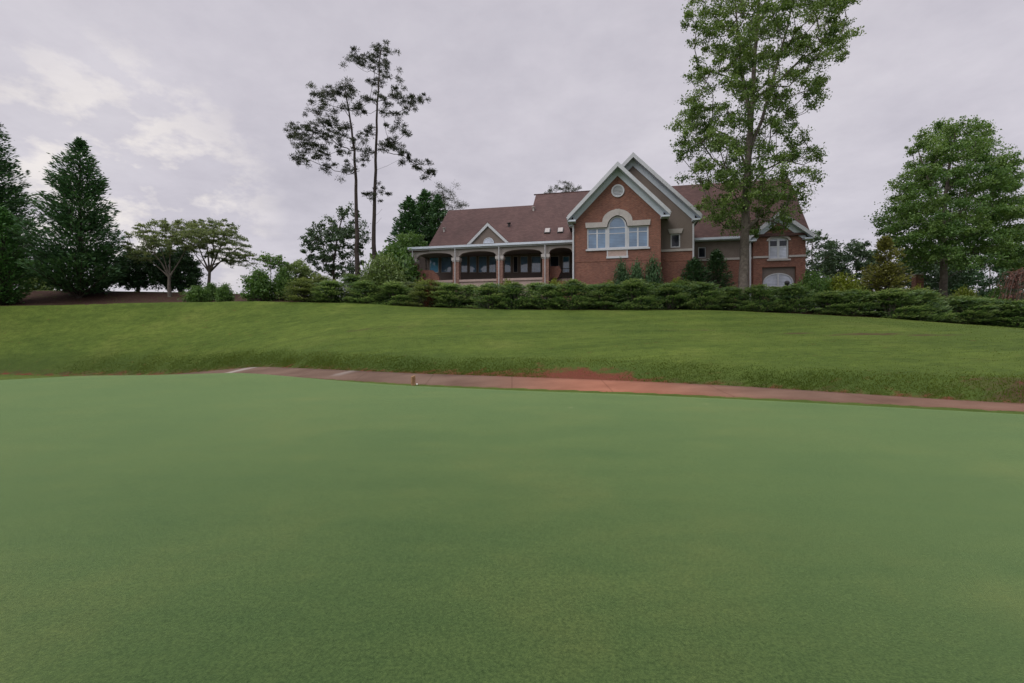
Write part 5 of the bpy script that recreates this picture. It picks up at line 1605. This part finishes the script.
# other low plants in and behind the hedge
shrub('azalea_shrub', 'rust', 432, 36.3, (0.95, 0.7, 1.36), 'rusty brown patchy shrub among the junipers near the porch', None, (2.0, 1.8, 1.35), 'leaf_rust', n_sp=110, per=22, L=0.15, W=0.08, light=0.42)
YG = 'yellow-green shrubs behind the hedge'
for px, Y, s, lab in ((508, 38.7, (0.95, 0.8, 1.22), 'small yellow-green shrub at the foot of the porch retaining wall'), (556, 38.2, (0.95, 0.8, 1.18), 'small yellow-green shrub before the porch stair'),
                      (421, 40.5, (0.8, 0.8, 1.15), 'small yellow-green shrub at the base of the first porch bay'),
                      (676, 37.5, (1.15, 0.8, 1.2), 'low yellow-green shrub below the stone band of the rear gable'), (610, 37.5, (0.95, 0.7, 1.15), 'low yellow-green shrub at the foot of the brick gable'),
                      (920, 34.6, (1.05, 0.8, 1.25), 'bright yellow-green shrub left of the maple trunk'), (966, 35.2, (1.0, 0.9, 1.35), 'pale yellowish shrub right of the maple trunk')):
    shrub('golden_shrub', 'golden', px, Y, s, lab, YG, (2.0, 2.0, 1.5), 'leaf_yellow', n_sp=130, per=24, L=0.14, W=0.07, light=0.42)
shrub('mound_shrub', 'moundy', 843, 35.6, (2.25, 1.2, 1.38), 'wide smooth yellow-green mound behind the hedge, right of the clubhouse', None, (2.6, 2.4, 1.75), 'leaf_yellow', n_sp=260, per=34, L=0.13, W=0.06, light=0.38)
shrub('mound_shrub', 'moundg', 812, 36.8, (1.6, 1.1, 1.4), 'wide mid-green mound behind the hedge against the end of the clubhouse', None, (2.6, 2.4, 1.75), 'leaf_shrub', n_sp=240, per=32, L=0.14, W=0.07, light=0.42)
shrub('garden_bush', 'soft', 932, 38.8, (1.3, 1.2, 1.35), 'grey-green bush behind the maple trunk on its left', None)
shrub('garden_bush', 'soft', 962, 38.2, (1.2, 1.2, 1.45), 'grey-green bush behind the maple trunk on its right', None)
shrub('garden_bush', 'moundg', 1000, 36.4, (1.5, 1.2, 1.25), 'dark green bush behind the weeping red tree', None)
# broadleaf bushes at the left end
BG = 'bushes at the left end of the hedge'
for px, Y, s, lab in ((198, 38.8, (0.95, 0.8, 0.62), 'low spreading bush below the vase-shaped tree'), (224.5, 38.0, (0.62, 0.6, 0.68), 'smallest round bush standing alone on the mulch'),
                      (259, 38.6, (1.35, 1.1, 1.18), 'large round bush at the left end of the juniper hedge'), (284, 39.6, (1.0, 0.9, 1.2), 'bush squeezed between the large round bush and the junipers'),
                      (212, 40.5, (0.8, 0.8, 0.62), 'bush behind the small round bush on the mulch')):
    shrub('broadleaf_bush', 'bush', px, Y, s, lab, BG, (2.5, 2.5, 2.05), 'leaf_shrub', n_sp=170, per=30, L=0.16, W=0.10, light=0.42)

# weeping red tree at the right edge
def weeping():
    Y = 34.6
    base = on_ground(1026, Y)
    sk = Skeleton([base, base + np.array([0.05, 0, 1.0]), base + np.array([0.0, 0, 2.3]), base + np.array([0.1, 0, 3.4])], 0.09, 0.06)
    cs, ds, rn = [], [], []
    for i in range(80):
        th = RNG.uniform(0, 2 * PI); R = RNG.uniform(0.6, 2.0)
        top = base + np.array([0.1, 0, 3.4])
        pts = []
        hh = RNG.uniform(0.15, 0.6)
        for k in range(1, 8):
            f = k / 7
            pts.append(top + np.array([math.cos(th) * R * f ** 0.7, math.sin(th) * R * f ** 0.7, hh * math.sin(min(1, f * 1.6) * PI / 2) * 1.3 - 3.3 * f ** 3]))
        sk.limb(3, pts)
        tone = 0.45 + RNG.normal() * 0.15
        for k in range(2, 7):
            m = 9
            c = pts[k] + RNG.normal(size=(m, 3)) * np.array([0.10, 0.10, 0.10]); d = np.tile(pts[k] - pts[k - 1], (m, 1)) + RNG.normal(size=(m, 3)) * 0.08
            cs.append(c); ds.append(d); rn.append(np.clip(tone + RNG.normal(size=m) * 0.15, 0, 1))
    C = np.concatenate(cs); D = np.concatenate(ds)
    cr = leaf_quads(C, D, 0.17, 0.055, np.concatenate(rn))
    make_plant('weeping_tree', base, sk.mesh(0.012, 2.4, 5), cr, M['bark'], M['leaf_red'], 'low weeping tree with dusky red foliage at the right edge', 'tree')


weeping()

# ------------------------------------------------------------------ small things
# post at the edge of the green
pb = on_ground(413.2, 16.6)
pb[2] += 0.02
def stake():
    bm = bmesh.new()
    w, h = 0.062, 0.31
    lo = [bm.verts.new((sx * w, sy * w, -0.1)) for sx, sy in ((-1, -1), (1, -1), (1, 1), (-1, 1))]
    mi = [bm.verts.new((sx * w, sy * w, h + (0.03 if sx > 0 else -0.01))) for sx, sy in ((-1, -1), (1, -1), (1, 1), (-1, 1))]
    bm.faces.new(lo[::-1])
    for i in range(4): bm.faces.new((lo[i], lo[(i + 1) % 4], mi[(i + 1) % 4], mi[i]))
    bm.faces.new(mi)
    bmesh.ops.bevel(bm, geom=list(bm.edges), offset=0.008, segments=2, affect='EDGES')
    me = bpy.data.meshes.new('wooden_stake'); bm.to_mesh(me); bm.free()
    return me


o = link_mesh('wooden_stake', stake(), M['wood'], None, tuple(pb), 0.6)
tag(o, 'short square brown wooden stake at the far edge of the putting green', 'stake')
bm = bmesh.new(); bmesh.ops.create_icosphere(bm, subdivisions=3, radius=0.03)
me = bpy.data.meshes.new('golf_ball'); bm.to_mesh(me); bm.free()
for p in me.polygons: p.use_smooth = True
bx_, by_ = pb[0] + 0.15, pb[1] - 0.05
o = link_mesh('golf_ball', me, M['ball'], None, (bx_, by_, tz(bx_, by_) + 0.045)); tag(o, 'tiny white ball lying beside the wooden stake', 'ball')

# garden lamp in front of the recessed window, pale box, brick pillar
lb = on_ground(787, 36.6)
lt = at(787, 281.0, 36.6)[2]
root = empty('garden_lamp', tuple(lb), 'short black round-headed garden lamp in front of the recessed arched window', 'lamp')
bm = bmesh.new()
bmesh.ops.create_cone(bm, cap_ends=True, segments=12, radius1=0.11, radius2=0.08, depth=lt - lb[2] - 0.3)
bmesh.ops.translate(bm, verts=bm.verts, vec=(0, 0, (lt - lb[2] - 0.3) / 2))
me = bpy.data.meshes.new('post'); bm.to_mesh(me); bm.free(); link_mesh('post', me, M['dark'], root)
bm = bmesh.new(); bmesh.ops.create_uvsphere(bm, u_segments=16, v_segments=10, radius=0.20)
bmesh.ops.translate(bm, verts=bm.verts, vec=(0, 0, lt - lb[2] - 0.16))
me = bpy.data.meshes.new('lamp_head'); bm.to_mesh(me); bm.free()
for p in me.polygons: p.use_smooth = True
link_mesh('lamp_head', me, M['dark'], root)

def bevel_box(name, sx, sy, sz, bev, mat, parent, z0=0.0):
    bm = bmesh.new(); bmesh.ops.create_cube(bm, size=1.0)
    bmesh.ops.scale(bm, verts=bm.verts, vec=(sx, sy, sz)); bmesh.ops.translate(bm, verts=bm.verts, vec=(0, 0, z0 + sz / 2))
    bmesh.ops.bevel(bm, geom=list(bm.edges), offset=bev, segments=2, affect='EDGES')
    me = bpy.data.meshes.new(name); bm.to_mesh(me); bm.free()
    return link_mesh(name, me, mat, parent)


ub = on_ground(797, 36.3); ut = at(797, 287.6, 36.3)[2] - ub[2]
root = empty('utility_box', tuple(ub), 'small pale utility box among the shrubs beside the garden lamp', 'utility box', None, -0.2)
bevel_box('cabinet', 0.36, 0.32, ut - 0.06, 0.02, M['box'], root); bevel_box('lid', 0.42, 0.38, 0.058, 0.015, M['box'], root, ut - 0.058)
kb = on_ground(917.5, 42.0); kt = at(917, 274.0, 42.0)[2] - kb[2]
root = empty('brick_pillar', tuple(kb), 'short red brick pillar with a stone cap behind the bright shrub', 'pillar', None, -0.2)
bevel_box('pillar_shaft', 0.62, 0.62, kt - 0.12, 0.01, M['brick'], root); bevel_box('pillar_cap', 0.66, 0.66, 0.117, 0.02, M['stone'], root, kt - 0.117)
# ------------------------------------------------------------------ sky and light
FILL_EL, FILL_AZ = math.radians(42), math.radians(-128)     # azimuth from +Y (view direction), negative = left; fill direction, behind the camera
w = bpy.data.worlds.new('World'); scene.world = w
w.use_nodes = True
nt = w.node_tree
bg = nt.nodes['Background']
bg.inputs['Strength'].default_value = 0.1
sky = N(nt, 'ShaderNodeTexSky', sky_type='NISHITA')
sky.sun_disc = False
sky.sun_elevation = FILL_EL
sky.sun_rotation = FILL_AZ
tc = N(nt, 'ShaderNodeTexCoord').outputs['Generated']
sp = N(nt, 'ShaderNodeSeparateXYZ'); nt.links.new(tc, sp.inputs[0])


def mth(op, a, b=None, c=None):
    m = N(nt, 'ShaderNodeMath', operation=op)
    for i, v in enumerate((a, b, c)):
        if v is None: continue
        if hasattr(v, 'is_linked'): nt.links.new(v, m.inputs[i])
        else: m.inputs[i].default_value = v
    return m.outputs[0]


# project the direction on a flat cloud deck so that clouds flatten towards the horizon
zc_ = mth('MAXIMUM', sp.outputs['Z'], 0.0)
den = mth('ADD', zc_, 0.16)
cx_ = mth('DIVIDE', sp.outputs['X'], den); cy_ = mth('DIVIDE', sp.outputs['Y'], den)
cb = N(nt, 'ShaderNodeCombineXYZ'); nt.links.new(cx_, cb.inputs['X']); nt.links.new(cy_, cb.inputs['Y'])
n1 = noise(nt, mapping(nt, cb.outputs[0], (0.9, 1.3, 1), (0, 0, 0.35)), 0.7, 6, 0.55)
n1.inputs['Distortion'].default_value = 0.5
n2 = noise(nt, mapping(nt, cb.outputs[0], (1.0, 1.0, 1), (0, 0, 0.2)), 3.4, 6, 0.62)
rA = ramp(nt, [(0.30, (5.5, 5.27, 5.92)), (0.50, (6.5, 6.18, 6.8)), (0.72, (7.2, 6.88, 7.32))])
nt.links.new(n1.outputs['Fac'], rA.inputs['Fac'])
# thin bright gaps low on the left, where the sun stands behind the deck
gd = N(nt, 'ShaderNodeVectorMath', operation='DOT_PRODUCT')
nt.links.new(tc, gd.inputs[0])
ga, ge = math.radians(-41), math.radians(13.5)
gd.inputs[1].default_value = (math.sin(ga) * math.cos(ge), math.cos(ga) * math.cos(ge), math.sin(ge))
glow = mth('MULTIPLY', mth('SMOOTH_MIN', 1.0, mth('MAXIMUM', mth('MULTIPLY', mth('SUBTRACT', gd.outputs['Value'], 0.968), 34.0), 0.0), 0.1), 1.0)
rG = ramp(nt, [(0.49, (0, 0, 0)), (0.61, (1, 1, 1))])
n3 = noise(nt, mapping(nt, tc, (1.0, 1.0, 1.8), (0, 0, 0.2)), 10.0, 5, 0.6)
nt.links.new(n3.outputs['Fac'], rG.inputs['Fac'])
gm = mth('MULTIPLY', glow, rG.outputs['Color'])
col = mixc(nt, rA.outputs['Color'], (9.8, 9.15, 8.6), mth('MULTIPLY', gm, 0.72))
rD = ramp(nt, [(0.35, (0.93, 0.93, 0.94)), (0.65, (1.05, 1.05, 1.045))])
nt.links.new(n2.outputs['Fac'], rD.inputs['Fac'])
col = mixc(nt, col, rD.outputs['Color'], 1.0, 'MULTIPLY')
# an overcast deck is brighter overhead than along the horizon
zr = ramp(nt, [(0.0, (1.0, 1.0, 1.0)), (0.60, (0.98, 0.98, 0.98)), (0.80, (2.4, 2.4, 2.38)), (1.0, (4.2, 4.2, 4.1))])
nt.links.new(sp.outputs['Z'], zr.inputs['Fac'])
col = mixc(nt, col, zr.outputs['Color'], 1.0, 'MULTIPLY')
col = mixc(nt, col, sky.outputs['Color'], 0.06)
nt.links.new(col, bg.inputs['Color'])

fill_d = bpy.data.lights.new('fill_sun', 'SUN')
fill_d.energy = 1.5
fill_d.angle = math.radians(40)
fill_d.color = (1.0, 0.95, 0.88)
fill_sun = bpy.data.objects.new('fill_sun', fill_d); COL.objects.link(fill_sun)  # stands behind-left of the camera as added fill for the fronts
dv = Vector((math.sin(FILL_AZ) * math.cos(FILL_EL), math.cos(FILL_AZ) * math.cos(FILL_EL), math.sin(FILL_EL)))
fill_sun.rotation_euler = dv.to_track_quat('Z', 'Y').to_euler()
fill_sun.location = (-30, 20, 60)

vs = scene.view_settings
vs.view_transform = 'Standard'; vs.look = 'None'; vs.gamma = 1.0; vs.exposure = 0.0
vs.use_curve_mapping = False
scene.cycles.max_bounces = 6
scene.cycles.diffuse_bounces = 3
scene.cycles.transmission_bounces = 3
scene.cycles.use_denoising = True
scene.render.film_transparent = False
